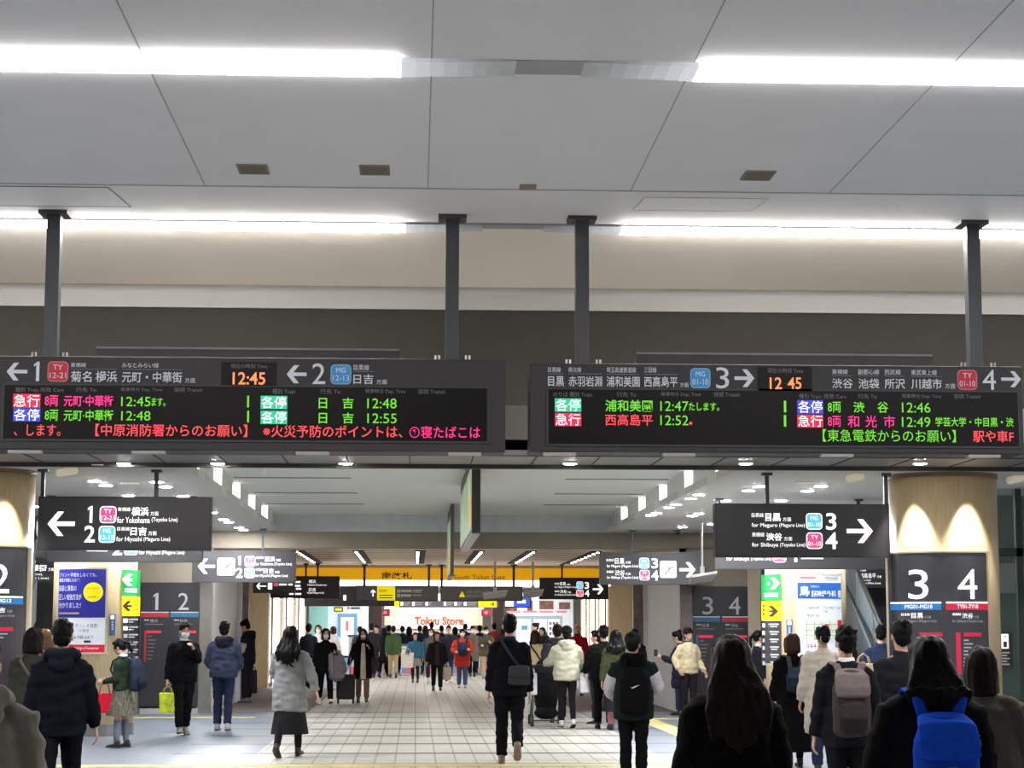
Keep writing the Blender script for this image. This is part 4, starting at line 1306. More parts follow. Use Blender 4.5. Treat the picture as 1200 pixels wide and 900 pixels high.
def escalator(xi, sg, y0, label, side):
    # inner balustrade at xi, the flight extends outwards (sg) and climbs away from the viewer
    t = thing('escalator', label, 'escalator', (xi + sg * .6, y0, 0))
    sl = math.tan(math.radians(30))
    n = 9
    W_ = 1.1
    for i in range(n):
        y = y0 + i * .4
        z = i * .4 * sl
        MB().box(min(xi, xi + sg * W_), max(xi, xi + sg * W_), y, y + .42, max(0, z - .25), z + .12).build('step', DKST, t)
    y1 = y0 + n * .4
    z1 = n * .4 * sl
    for xx in (xi, xi + sg * W_):
        x0, x1 = xx - .05, xx + .05
        MB().hexa([(x0, y0 - 1, 0), (x1, y0 - 1, 0), (x1, y0, 0), (x1, y1, z1 - .35), (x0, y1, z1 - .35), (x0, y0, 0)][::1],
                  [(x0, y0 - 1, .28), (x1, y0 - 1, .28), (x1, y0, .30), (x1, y1, z1 + .3), (x0, y1, z1 + .3), (x0, y0, .30)]).build('skirt', ESK, t)
        b = MB().hexa([(xx - .012, y0 - 1, .28), (xx + .012, y0 - 1, .28), (xx + .012, y0, .3), (xx + .012, y1, z1 + .3), (xx - .012, y1, z1 + .3), (xx - .012, y0, .3)],
                      [(xx - .012, y0 - 1, .92), (xx + .012, y0 - 1, .92), (xx + .012, y0, .95), (xx + .012, y1, z1 + .95), (xx - .012, y1, z1 + .95), (xx - .012, y0, .95)]).build('balustrade', GLS, t)
        MB().tube([(xx, y0 - 1, .3), (xx, y0 - 1.16, .6), (xx, y0 - 1, .93), (xx, y0, .97), (xx, y1, z1 + .97)], [.035] * 5, 8).build('handrail', RUB, t, smooth=True)
        for k in range(3):
            yy = y0 + .5 + k * 1.1
            zc = (yy - y0) * sl
            MB().hexa([(xx - .014, yy, zc + .35), (xx + .014, yy, zc + .35), (xx + .014, yy + .05, zc + .38), (xx - .014, yy + .05, zc + .38)], [(xx - .014, yy, zc + .9), (xx + .014, yy, zc + .9), (xx + .014, yy + .05, zc + .93), (xx - .014, yy + .05, zc + .93)]).build('joint', STEEL, b)
    # dark enclosure behind
    return t


escalator(-6.05, -1, 27.9, 'escalator climbing away behind the left columns', 'left')
escalator(6.95, 1, 27.9, 'escalator climbing away behind the right columns', 'right')
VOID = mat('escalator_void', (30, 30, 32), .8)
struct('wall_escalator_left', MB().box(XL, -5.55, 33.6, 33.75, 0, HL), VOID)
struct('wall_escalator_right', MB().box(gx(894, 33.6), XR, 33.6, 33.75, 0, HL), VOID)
t = hang('dark hanging sign over the left escalator, cut off by the wood column', (-12, 654.4, 96, 682), 32.4, (40,), group=None)
for s, b in (('みなとみらい線', (12, 656.6, 42, 660)), ('元町・中華街', (0, 661.8, 54.6, 669.6)), ('方面', (56.6, 665.4, 63, 669.2)), ('(Toyoko Line),', (20, 671.4, 50, 675)), ('Minatomirai Line)', (12, 676, 57, 679.4))):
    X(t, s, b, 32.4, LIT, .02)
t = hang('dark hanging sign over the right escalator, cut off by the wood column', (960, 664.4, 1060, 688), 32.6, (1005.4,), group=None)
for s, b in (('三田線', (1007.6, 667, 1014.6, 669.6)), ('浦和美園', (985, 671.6, 1005.6, 677.4)), ('西高島平', (1007.6, 671.8, 1026.4, 677.4)), ('方面', (1027.8, 674.4, 1032.8, 677.2)), ('for Urawa-misono (Namboku Line),', (980, 678.8, 1021, 681.4)), ('for Nishi-takashimadaira (Mita Line)', (980, 682.2, 1032, 685)), ('4', (1042.4, 672.6, 1049.4, 681))):
    X(t, s, b, 32.6, LIT, .02)
plate(t, (1039, 682.2, 1050, 686), 32.6, STR_R, name='stripe')

# glass lift enclosure at the right edge
LG = mat('lift_glass', (110, 140, 132), .08, alpha=.35, trans=.2)
LF = mat('lift_frame', (52, 66, 62), .4, metal=.3)
xg = gx(1166, 25.0)
t = thing('lift_shaft', 'green tinted glass lift enclosure beside the right column', 'lift', (xg + 1.2, 25.4, 0))
MB().box(xg, xg + 2.6, 25.0, 25.03, 0, HL - .01).build('glass_front', LG, t)
for x0, x1 in ((xg, xg + .06), (xg + .32, xg + .4), (xg + 1.2, xg + 1.26)):
    MB().box(x0, x1, 24.97, 25.06, 0, HL - .01).build('mullion', LF, t)
MB().box(xg, xg + 2.6, 24.97, 25.06, 2.55, 2.66).build('transom', LF, t)
MB().box(xg + .1, xg + 2.6, 26.4, 26.5, 0, HL - .01).build('rear_wall', mat('lift_rear', (72, 92, 86), .5, var=.15), t)
MB().box(xg + .38, xg + 2.2, 26.2, 26.4, 0, 2.1).build('lift_door', mat('lift_door', (58, 76, 70), .35, metal=.4), t)
MB().box(xg + .33, xg + 2.3, 26.15, 26.4, 2.1, 2.5).build('door_lintel', mat('lift_lintel', (150, 146, 150), .5), t)
t = thing('lift_sign', 'small black sign with white lift pictogram on the glass', 'sign', (xg + .2, 24.9, 1.0))
a = rect((1171.6, 741, 1187, 783), 24.9)
MB().box(a[0], a[1], 24.9, 24.96, a[2], a[3]).build('board', DP, t)
plate(t, (1173.4, 743, 1181.8, 760), 24.9, LIT, off=.006, rad=.1, name='pictogram_plate')
arrow(t, (1175.8, 744.4, 1179.6, 750), 24.9, DARKTX, 'U', .012, .2)
plate(t, (1175.6, 751.6, 1179.8, 758.6), 24.9, mat('pictogram_grey', (70, 70, 76), .6), off=.01, name='pictogram')
for k in range(5):
    plate(t, (1174, 764 + k * 3.4, 1183 - (k % 2) * 3, 765.6 + k * 3.4), 24.9, SOFT, off=.006, name='text_line')

# ------------------------------------------------------------------ recessed downlights of the two wings
DL = mat('downlight_lens', (252, 253, 255), .5, emit=DOWN)
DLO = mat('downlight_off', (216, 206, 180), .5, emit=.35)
RIM = mat('downlight_rim', (226, 226, 224), .4)
lefts = [(145, 542), (158, 549.6), (111, 563), (124, 568), (184, 564), (194, 569.6), (150, 580), (215, 581), (249, 600), (262, 608), (268, 611.4), (280, 617.6), (285, 620.4), (33, 608.4), (40, 592.6), (95, 598), (200, 596), (226, 613), (240, 619)]
rights = [(922, 554.6), (889.6, 569), (877, 574.2), (962, 569), (946, 574.6), (915.4, 586), (850, 586), (819, 579), (810, 583), (792, 590.6), (784, 594), (769, 600.6), (763, 603), (834, 613.6), (819, 601), (811.4, 603.6), (985, 597), (800, 617)]
for (lst, sd) in ((lefts, 'left'), (rights, 'right')):
    for i, (px, py) in enumerate(lst):
        p = at_z(px, py, HL)
        if p.y < 22.9 or p.y > 37.3: continue
        t = thing('downlight', 'round lit downlight recessed in the %s wing ceiling' % sd, 'light', (p.x, p.y, HL), 'lit downlights of the %s wing' % sd)
        MB().cyl((p.x, p.y, HL - .012), .095, .012, 20).build('rim', RIM, t)
        MB().cyl((p.x, p.y, HL - .016), .075, .006, 20).build('lens', DL, t)
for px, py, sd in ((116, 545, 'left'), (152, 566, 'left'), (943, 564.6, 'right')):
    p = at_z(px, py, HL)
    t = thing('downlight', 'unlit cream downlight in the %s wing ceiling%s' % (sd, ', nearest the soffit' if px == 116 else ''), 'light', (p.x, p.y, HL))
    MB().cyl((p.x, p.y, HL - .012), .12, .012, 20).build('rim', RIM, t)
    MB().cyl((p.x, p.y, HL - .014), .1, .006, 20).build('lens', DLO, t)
for px, py, sd in ((78, 548, 'left'), (1001, 555, 'right'), (1189, 557, 'far right')):
    p = at_z(px, py, HL)
    t = thing('spot_fixture', 'tilted white spot fixture on the %s wing ceiling' % sd, 'light', (p.x, p.y, HL))
    MB().tube([(p.x - .08, p.y - .05, HL - .07), (p.x + .09, p.y + .03, HL - .03)], [.045, .045], 10).build('barrel', DLO, t)
    MB().cyl((p.x, p.y, HL - .04), .02, .04, 10).build('stem', RIM, t)
    MB().cyl((p.x, p.y, HL - .008), .05, .008, 14).build('base', RIM, t)
# round lamps under the front soffit
for i, px in enumerate((145, 255, 405, 668, 874, 1078)):
    p = at_z(px, 541.5, HL + .02)
    t = thing('downlight', 'small lit downlight under the grey soffit, %s from the left' % ['first', 'second', 'third', 'fourth', 'fifth', 'sixth'][i], 'light', (p.x, p.y, HL), 'downlights of the grey soffit')
    MB().cyl((p.x, p.y, HL - .0), .085, .02, 20).build('rim', RIM, t)
    MB().cyl((p.x, p.y, HL - .004), .07, .006, 20).build('lens', mat('soffit_lens', (255, 252, 246), .5, emit=DOWN * .22), t)
# lamps over the floor beyond the columns, in the gate hall
for i in range(4):
    for k in range(3):
        x, y = -1.6 + k * 2.2, 52 + i * 6.4
        t = thing('downlight', 'downlight recessed in the low gate hall ceiling', 'light', (x, y, 2.92), 'gate hall downlights')
        MB().cyl((x, y, 2.905), .15, .015, 16).build('rim', RIM, t)
        MB().cyl((x, y, 2.9), .12, .006, 16).build('lens', mat('hall_lens', (255, 252, 248), .5, emit=DOWN * .26), t)
p = at_z(793, 621, HL)
t = thing('dome_camera', 'tiny dark dome camera on the right wing ceiling', 'camera', (p.x, p.y, HL))
MB().ell((p.x, p.y, HL - .05), .06, .06, .05).build('dome', mat('dome_dark', (34, 34, 36), .2), t, smooth=True)
MB().cyl((p.x, p.y, HL - .05), .07, .05, 16).build('base', mat('dome_base', (80, 80, 82), .4), t)

# hanging aerials
for px, ytop, ypl, Y, wv, zc, lb in ((823, 626, 674, 34.0, 15, HL, 'white angled plate on a rod hanging in front of the 3 and 4 escalator sign'), (580, 664, 694.6, 45.5, 14.5, ZB, 'white angled plate on a rod in front of the notice sign'), (624.6, 664, 693.6, 45.5, 12, ZB, 'white angled plate on a rod left of the small 3 and 4 sign')):
    p = at(px, ypl, Y)
    t = thing('hanging_plate', lb, 'antenna', (p.x, Y, p.z), 'angled plates hanging on rods')
    MB().cyl((p.x, Y, p.z), .018 if Y < 40 else .024, zc - p.z, 10).build('rod', mat('rod_white', (214, 214, 214), .4), t)
    MB().cyl((p.x, Y, p.z + .03), .04, .12, 10).build('collar', mat('rod_white', (214, 214, 214), .4), t)
    k = ppm(px, ypl, Y) * wv
    MB().hexa([(p.x - k, Y - .2, p.z - .05), (p.x + k, Y - .25, p.z + .02), (p.x + k * .9, Y + .2, p.z - .1), (p.x - k * .9, Y + .25, p.z - .16)], [(p.x - k, Y - .2, p.z - .0), (p.x + k, Y - .25, p.z + .07), (p.x + k * .9, Y + .2, p.z - .05), (p.x - k * .9, Y + .25, p.z - .11)]).build('plate', mat('plate_white', (222, 222, 222), .4), t, bevel=.01)
# edge-on hanging advertising boards
AD = mat('ad_print', (150, 170, 140), .5, emit=.45, var=.6, scale=1.2)
for X0, X1, Ya, Yb_, za, lb in ((gx(553, 23.5, 600), gx(563, 23.5, 600), 23.5, 29.4, zz(624.5, 23.5), 'hanging advertising board seen edge-on, the nearer and larger'), (gx(528, 34, 640), gx(532, 34, 640), 34.0, 37.2, zz(675, 34), 'thin hanging board seen edge-on, the farther one')):
    t = thing('hanging_board', lb, 'advertising board', ((X0 + X1) / 2, Ya, za), 'edge-on boards hanging along the middle')
    MB().box(X0, X1, Ya, Yb_, za, HV - .02).build('casing', mat('casing_brown', (74, 66, 66), .5), t)
    MB().box(X0, X1, Ya + .02, Yb_, za - .012, za).build('bottom_cap', mat('cap_grey', (176, 172, 172), .5), t)
    MB().box(X0 - .008, X0, Ya + .05, Yb_ - .05, za + .05, za + (HV - za) * .8).build('advert', AD, t)
    for q in (.0,):
        MB().box(X0 - .01, X0 + .0, Ya + .06, Ya + .9, za + .1, za + .5).build('advert_block', mat('ad_yellow', (220, 180, 50), .5, emit=.4), t)
# small dark hanging box left of the column
a = rect((34.6, 572, 43, 590), 29)
t = thing('exit_lamp', 'small dark green exit lamp box hanging by the left column', 'exit sign', ((a[0] + a[1]) / 2, 29, a[2]))
MB().box(a[0], a[1], 29, 29.12, a[2], a[3]).build('casing', mat('exit_green', (46, 74, 64), .5), t)
MB().box((a[0] + a[1]) / 2 - .015, (a[0] + a[1]) / 2 + .015, 29.04, 29.08, a[3], HL).build('pole', POLE, t)

# tactile paving
TAC = mat('tactile_yellow', (206, 192, 130), .6, var=.1)


def tactile(x0, x1, y0, y1, label):
    t = thing('tactile_strip', label, 'tactile paving', (x0, y0, 0))
    MB().box(x0, x1, y0, y1, 0, .004).build('tiles', TAC, t)
    return t


tactile(3.95, 4.3, 24.4, 35.6, 'yellow tactile strip running along the right side of the floor')
tactile(4.3, 6.6, 35.2, 35.6, 'yellow tactile strip turning towards the right wall panel')
tactile(-5.4, -2.9, 36.0, 36.3, 'pale tactile strip in front of the left wall panel')
tactile(-5.2, 4.6, 23.6, 23.95, 'pale yellow tactile strip crossing the whole floor in the foreground')
# ------------------------------------------------------------------ people
SKIN = mat('skin', (206, 160, 136), .55, var=.04, scale=14)
HAIRC = {'black': (19, 18, 19), 'dark': (31, 25, 23), 'brown': (56, 38, 30), 'tan': (118, 86, 62)}


def cloth(rgb):
    return mat('cloth_%02x%02x%02x' % rgb, rgb, .85, var=.10, scale=22, bump=.35, spec=.06)


def hairm(k):
    m = mat('hair_' + k, HAIRC[k], .42, var=.3, scale=18, bump=.35, spec=.08)
    nt = m.node_tree
    if not [n for n in nt.nodes if n.type == 'MAPPING']:
        mp = nt.nodes.new('ShaderNodeMapping')
        mp.inputs['Scale'].default_value = (5, 5, .35)
        tc = [n for n in nt.nodes if n.type == 'TEX_COORD'][0]
        tx = [n for n in nt.nodes if n.type == 'TEX_NOISE'][0]
        nt.links.new(tc.outputs['Object'], mp.inputs[0])
        nt.links.new(mp.outputs[0], tx.inputs['Vector'])
    return m


def solid(mb, name, m, parent, vox, smooth=3, disp=0.0, dsc=.12, zst=1.6):
    """fuse overlapping closed shapes into one continuous skin"""
    me = bpy.data.meshes.new(name)
    me.from_pydata([tuple(v) for v in mb.v], [], mb.f)
    o = bpy.data.objects.new(name, me)
    C.objects.link(o)
    r = o.modifiers.new('r', 'REMESH')
    r.mode = 'VOXEL'
    r.voxel_size = vox
    r.use_smooth_shade = True
    if smooth:
        s = o.modifiers.new('s', 'SMOOTH')
        s.factor = .5
        s.iterations = smooth
    dg = bpy.context.evaluated_depsgraph_get()
    nm = bpy.data.meshes.new_from_object(o.evaluated_get(dg))
    if disp:
        n = len(nm.vertices)
        co = [0.0] * (3 * n)
        no = [0.0] * (3 * n)
        nm.vertices.foreach_get('co', co)
        nm.vertices.foreach_get('normal', no)
        for i in range(n):
            x, y, z = co[3 * i:3 * i + 3]
            d = noise.noise(Vector((x / dsc * .8 + 3 * SEED[0], y / dsc * .8, z / dsc * zst))) * disp
            co[3 * i] += no[3 * i] * d
            co[3 * i + 1] += no[3 * i + 1] * d
            co[3 * i + 2] += no[3 * i + 2] * d
        nm.vertices.foreach_set('co', co)
    nm.polygons.foreach_set('use_smooth', [True] * len(nm.polygons))
    nm.name = name
    o.modifiers.clear()
    old = o.data
    o.data = nm
    bpy.data.meshes.remove(old)
    nm.materials.clear()
    nm.materials.append(m)
    o.parent = parent
    return o


SEED = [0]
rx = lambda a: Matrix.Rotation(math.radians(a), 3, 'X')
ry = lambda a: Matrix.Rotation(math.radians(a), 3, 'Y')
rzm = lambda a: Matrix.Rotation(math.radians(a), 3, 'Z')


class P:
    pass


def person(px, Y, H, face, label, top=(24, 25, 30), hem=.78, bottom=(26, 27, 32), shoes=(30, 28, 28), hair='black', style='short', hl=1.3,
           arms=((0, 10, 8), (0, 10, 8)), legs=((0, 0), (0, 0)), lean=0, head=(0, 0), puff=.02, flare=0, skirt=None, skirtc=None, socks=None,
           hood=False, hoodc=None, mask=False, hat=None, sleeves=None, cuff=None, grip=(0, 0), collar=None, leggings=False, inner=None, facefeat=None, wide=1.0, group=None, xoff=0, x=None, sole=None):
    """face: 0 looks away down the hall, 180 looks at the viewer, 90 looks left, -90 looks right.
    arms: left, right = (forward swing, out, elbow bend[, inward]); legs: left, right = (forward swing, knee bend)"""
    SEED[0] += 1
    k = H / 1.70
    near = FPX / Y
    vb = .0075 if near > 85 else .010 if near > 55 else .014
    vc = .011 if near > 85 else .015 if near > 55 else .02
    q = P()
    T_ = Matrix.Translation
    piv = Vector((0, 0, .93))
    LM = rx(-lean)

    def up(p):          # torso frame
        return piv + LM @ (Vector(p) - piv)
    hp, hy = head
    HM = LM @ rzm(hy) @ rx(-hp)
    nb = up((0, -.005, 1.45))

    def hd(p):          # head frame, pivot at base of neck
        return nb + HM @ (Vector(p) - Vector((0, -.005, 1.45)))
    sw = .166 * wide
    J = {}
    for i, (sg, a) in enumerate(((-1, arms[0]), (1, arms[1]))):
        fw, ou, el = a[:3]
        inn = a[3] if len(a) > 3 else 0
        sh = Vector((sg * sw, -.01, 1.34))
        A = rx(fw) @ ry(-sg * ou)
        ud = A @ Vector((0, 0, -1))
        elb = sh + ud * .275
        up_ = max(0, min(1, -math.cos(math.radians(fw + el)) * 1.3))
        B = ry(-sg * inn * up_) @ rzm(sg * inn * (1 - up_)) @ rx(fw + el) @ ry(-sg * ou * .6) if inn else rx(fw + el) @ ry(-sg * ou * .7)
        fd = B @ Vector((0, 0, -1))
        wr_ = elb + fd * .245
        pn = B @ Vector((-sg, 0, 0))     # palm normal, towards the body
        J[i] = dict(sh=up(sh), el=up(elb), wr=up(wr_), d=LM @ fd, n=LM @ pn, lat=LM @ (B @ Vector((0, 1, 0))))
    feet = {}
    for i, (sg, (a, kb)) in enumerate(((-1, legs[0]), (1, legs[1]))):
        h = Vector((sg * .088 * wide, 0, .90))
        kn = h + rx(a) @ Vector((0, 0, -.42))
        an = kn + rx(a - kb) @ Vector((0, 0, -.405))
        pit = min(10, a - kb) if kb < 35 else (a - kb) * .75
        feet[i] = dict(h=h, kn=kn, an=an, F=rx(pit if kb > 8 else max(-12, min(12, a * .5))))
    low = min(min((f['an'] + f['F'] @ Vector((0, .15, -.075))).z, (f['an'] + f['F'] @ Vector((0, -.06, -.075))).z) for f in feet.values())
    dz = -low
    sh_ = Vector((0, 0, dz))
    S_ = lambda v: (Vector(v) + sh_) * k
    root = bpy.data.objects.new('person', None)
    C.objects.link(root)
    X0 = (gx(px, Y, 800) if x is None else x)
    root.location = (X0, Y, 0)
    root.rotation_euler = (0, 0, math.radians(face))
    tag(root, label, 'person', group)
    q.root = root

    # ---- body, one surface
    b = MB()
    b.tube([up((0, 0, z)) for z in (.86, .95, 1.06, 1.2, 1.32, 1.39)], [(.155 * wide, .10), (.155 * wide, .105), (.135 * wide, .095), (.155 * wide, .105), (.165 * wide, .1), (.11 * wide, .07)], 14)
    b.tube([up((0, 0, 1.38)), nb, hd((0, .012, 1.54))], [.062, .055, .052], 10, dome=.3)
    b.ell(hd((0, .0, 1.605)), .076, .094, .097, HM)
    b.ell(hd((0, .028, 1.535)), .056, .066, .066, HM)
    b.ell(hd((0, .098, 1.565)), .012, .016, .021, HM)
    b.ell(hd((0, .094, 1.52)), .022, .008, .008, HM)
    for sg in (-1, 1):
        b.ell(hd((sg * .078, -.005, 1.57)), .011, .02, .031, HM)
    for i, sg in ((0, -1), (1, 1)):
        j = J[i]
        b.tube([j['sh'], j['sh'].lerp(j['el'], .5), j['el'], j['el'].lerp(j['wr'], .35), j['wr']], [.05, .045, .038, .038, .026], 10)
        d, n, lt = j['d'], j['n'], j['lat']
        g = grip[i]
        pc = j['wr'] + d * .045
        b.tube([j['wr'] - d * .01, j['wr'] + d * .03, j['wr'] + d * .085], [(.024, .017), (.038, .014), (.04, .012)], 10, ref=lt, dome=.5)
        for f, (off, ln) in enumerate(((.029, .068), (.010, .078), (-.010, .073), (-.029, .056))):
            r0 = j['wr'] + d * .085 + lt * off
            c1 = 18 + 55 * g + f * 3
            c2 = 45 + 95 * g + f * 4
            dd1 = (d * math.cos(math.radians(c1)) + n * math.sin(math.radians(c1)) + lt * off * 2.2).normalized()
            dd2 = (d * math.cos(math.radians(c2)) + n * math.sin(math.radians(c2)) + lt * off * 1.5).normalized()
            b.tube([r0 - d * .012, r0, r0 + dd1 * ln * .5, r0 + dd1 * ln * .5 + dd2 * ln * .55], [.0095, .0092, .0085, .0072], 8, ref=lt)
        t0 = j['wr'] + d * .03 + lt * .03
        td = (d * .75 + lt * .6 + n * (.25 + .5 * g)).normalized()
        b.tube([t0 - lt * .012, t0 + td * .035, t0 + td * .04 + (d * .8 + n * (.3 + .5 * g) + lt * .1).normalized() * .032], [.012, .0105, .0085], 8, ref=n)
        f = feet[i]
        b.tube([f['h'] + Vector((0, 0, .03)), f['h'].lerp(f['kn'], .4), f['kn'], f['kn'].lerp(f['an'], .3), f['an']], [.08 * wide, .074, .05, .052, .034], 12)
        b.tube([f['an'] + f['F'] @ Vector((0, -.03, -.03)), f['an'] + f['F'] @ Vector((0, .05, -.04)), f['an'] + f['F'] @ Vector((0, .13, -.055))], [.034, (.036, .03), (.036, .018)], 10, dome=.5)
    b.xf(S_)
    solid(b, 'body', SKIN, root, vb * k, 2)

    # ---- trousers / leggings / socks
    pz = 0 if leggings else .012
    if bottom is not None:
        t = MB()
        t.tube([(0, -.004, .84), (0, -.006, .92), (0, 0, 1.02)], [(.165 * wide, .118), (.168 * wide, .12), (.155 * wide, .11)], 14, dome=.3)
        for i in (0, 1):
            f = feet[i]
            t.tube([f['h'] + Vector((0, 0, .02)), f['h'].lerp(f['kn'], .4), f['kn'], f['kn'].lerp(f['an'], .4), f['an'].lerp(f['kn'], .08)],
                   [.088 * wide + pz, .083 + pz, .060 + pz, .056 + pz * 1.3, .046 + pz * 1.6], 12, dome=.25)
        t.xf(S_)
        solid(t, 'trousers', cloth(bottom), root, vc * k, 3, .010 if near > 55 and not leggings else .004, .09)
    if socks is not None:
        for i in (0, 1):
            f = feet[i]
            s = MB()
            s.tube([f['kn'].lerp(f['an'], .12), f['kn'].lerp(f['an'], .4), f['an']], [.055, .058, .042], 12, dome=.1)
            s.xf(S_)
            s.build('sock', cloth(socks), root, smooth=True, local=True)
    for i in (0, 1):
        f = feet[i]
        s = MB()
        pt = lambda y, z: f['an'] + f['F'] @ Vector((0, y, z))
        s.tube([pt(-.05, -.03), pt(0, -.028), pt(.06, -.045), pt(.15, -.056)], [(.037, .04), (.042, .046), (.045, .03), (.042, .02)], 12, ref=f['F'] @ Vector((1, 0, 0)), dome=.7)
        s.tube([pt(-.01, -.03), pt(-.015, .035)], [(.042, .05), (.044, .05)], 10, ref=f['F'] @ Vector((1, 0, 0)), dome=.2)
        s.xf(S_)
        so = solid(s, 'shoe', mat('shoe_%d_%d_%d' % shoes, shoes, .5, var=.1), root, .009 * k, 2)
        e = MB()
        e.tube([pt(-.075, -.068), pt(.0, -.068), pt(.1, -.068), pt(.175, -.066)], [(.034, .009), (.04, .009), (.048, .009), (.036, .009)], 10, ref=f['F'] @ Vector((1, 0, 0)), dome=.6)
        e.xf(S_)
        e.build('shoe_sole', mat('sole_%s' % (sole,), sole or (58, 54, 52), .7), so, smooth=True, local=True)

    # ---- upper garment
    g = MB()
    pf = puff
    hz = hem
    lv = [(1.44, .06, .064, 0), (1.42, .085, .078, 0), (1.40, .113, .088, 0), (1.37, .142, .098, 0), (1.335, .168, .11, 0), (1.25, .184, .126, .2), (1.10, .176, .122, .6), (.98, .182, .128, 1)]
    pts, rad = [], []
    for z, a, c, w_ in lv:
        if z > hz + .02:
            pts.append(up((0, -.004, z)))
            pq = pf * (.2 if z > 1.36 else .7 if z > 1.3 else 1)
            rad.append((a * wide + pq * (.5 + .5 * w_), c + pq * (.6 + .5 * w_)))
    z = .93
    while z > hz + .04:
        u = (.98 - z) / max(.05, .98 - hz)
        pts.append(Vector((0, -.004, z)))
        rad.append((.184 * wide + pf + flare * u, .130 + pf + flare * u * .9))
        z -= .12
    u = 1
    pts.append(Vector((0, -.004, hz)) if hz < .95 else up((0, -.004, hz)))
    rad.append((.184 * wide + pf * .8 + flare, .130 + pf * .8 + flare * .9))
    g.tube(pts, rad, 20, dome=.12)
    split_sleeve = sleeves is not None
    for i in (0, 1):
        j = J[i]
        sl = MB() if split_sleeve else g
        g.ell(j['sh'].lerp(up((0, 0, 1.33)), .10), .062 + pf * .5, .064 + pf * .6, .056 + pf * .3)
        g.tube([j['sh'], j['sh'].lerp(j['el'], .45)], [.064 + pf * .7, .06 + pf * .7], 12, dome=.2) if split_sleeve else None
        a0 = j['sh'] if not split_sleeve else j['sh'].lerp(j['el'], .40)
        sl.tube([a0, j['sh'].lerp(j['el'], .55), j['el'], j['el'].lerp(j['wr'], .4), j['wr'] - j['d'] * .01], [.060 + pf * .7, .057 + pf * .7, .052 + pf * .6, .05 + pf * .6, .041 + pf * .35], 12, dome=.15)
        if split_sleeve:
            sl.xf(S_)
            solid(sl, 'sleeve', cloth(sleeves), root, vc * k, 2, .01)
    if collar is not None or hood:
        pass
    else:
        g.tube([up((0, -.006, 1.41)), up((0, -.012, 1.455))], [(.08, .075), (.066, .064)], 14, dome=.1)
    g.xf(S_)
    nm = 'coat' if hem < .72 else 'jacket'
    solid(g, nm, cloth(top), root, vc * k, 3, .016 if near > 55 else .008, .1)
    if collar is not None:
        c = MB()
        c.tube([up((0, -.006, 1.405)), up((0, -.012, 1.465))], [(.078, .074), (.064, .064)], 14, dome=.1)
        c.xf(S_)
        c.build('collar', cloth(collar), root, smooth=True, local=True)
    if inner is not None:
        c = MB()
        c.tube([up((0, .105 + pf, 1.36)), up((0, .125 + pf, 1.2)), Vector((0, .125 + pf, .95)), Vector((0, .125 + pf, max(hz, .55) - .01))], [(.04, .02), (.05, .02), (.06, .02), (.075, .022)], 10)
        c.xf(S_)
        c.build('inner_shirt', cloth(inner), root, smooth=True, local=True)
    if hood:
        c = MB()
        c.tube([up((-.115, .01, 1.425)), up((-.09, -.07, 1.44)), up((0, -.115, 1.425)), up((.09, -.07, 1.44)), up((.115, .01, 1.425))], [(.045, .045), (.055, .06), (.06, .075), (.055, .06), (.045, .045)], 12, ref=Vector((0, 0, 1)))
        c.ell(up((0, -.12, 1.36)), .11, .05, .085, LM)
        c.xf(S_)
        solid(c, 'hood', cloth(hoodc or top), root, .012 * k, 3, .01)
    if skirt is not None:
        s = MB()
        n = 26
        top_z = .99
        zs_ = [top_z, .9, (.9 + skirt) / 2, skirt + .02, skirt]
        for a_i, z in enumerate(zs_):
            u = (top_z - z) / (top_z - skirt)
            for t_ in range(n):
                an = 2 * PI * t_ / n
                rr = 1 + (.06 * u if t_ % 2 else -.02 * u)
                s.v.append(Vector(((.15 + .09 * u) * rr * math.cos(an), (.12 + .11 * u) * rr * math.sin(an), z)))
        for a_i in range(len(zs_) - 1):
            for t_ in range(n):
                s.f.append((a_i * n + t_, (a_i + 1) * n + t_, (a_i + 1) * n + (t_ + 1) % n, a_i * n + (t_ + 1) % n))
        s.f.append(tuple(range(n - 1, -1, -1)))
        s.f.append(tuple((len(zs_) - 1) * n + t_ for t_ in range(n)))
        s.xf(S_)
        s.build('skirt', skirtc if isinstance(skirtc, bpy.types.Material) else cloth(skirtc), root, smooth=True, local=True)

    # ---- hair and head wear
    h = MB()
    hm = hairm(hair)
    if style == 'short':
        h.ell(hd((0, -.016, 1.628)), .088, .102, .092, HM, 18, 12)
        h.ell(hd((0, -.045, 1.57)), .076, .062, .075, HM)
        h.ell(hd((0, .055, 1.672)), .07, .045, .034, HM)
        for t_ in range(16):
            an = t_ * 2.4
            h.ell(hd((.07 * math.cos(an) * (.4 + .6 * (t_ % 3) / 2), -.02 + .085 * math.sin(an), 1.675 + .035 * (1 - (t_ % 3) / 2))), .02, .026, .02, HM, 8, 6)
    elif style == 'bald':
        h.ell(hd((0, -.04, 1.62)), .08, .075, .075, HM)
    else:
        h.ell(hd((0, -.02, 1.622)), .092, .104, .1, HM, 18, 12)
        h.ell(hd((0, .045, 1.682)), .072, .04, .028, HM)
        if style in ('long', 'bob'):
            zb_ = hl
            w2 = .098 if style == 'bob' else .11
            pts = [hd((0, -.035, 1.63)), hd((0, -.05, 1.53))]
            rad = [(.095, .075), (w2, .072)]
            if zb_ < 1.42:
                pts += [up((0, -.085 - pf * .7, 1.42)), up((0, -.125 - pf * 1.2, (1.4 + zb_) / 2 + .04)), up((0, -.135 - pf * 1.2, zb_ + .05)), up((0, -.135 - pf * 1.2, zb_))]
                rad += [(w2 * 1.12, .06), (w2 * 1.12, .036), (w2 * .85, .022), (w2 * .5, .012)]
            else:
                pts += [hd((0, -.05, zb_))]
                rad += [(w2, .07)]
            h.tube(pts, rad, 16, dome=.5)
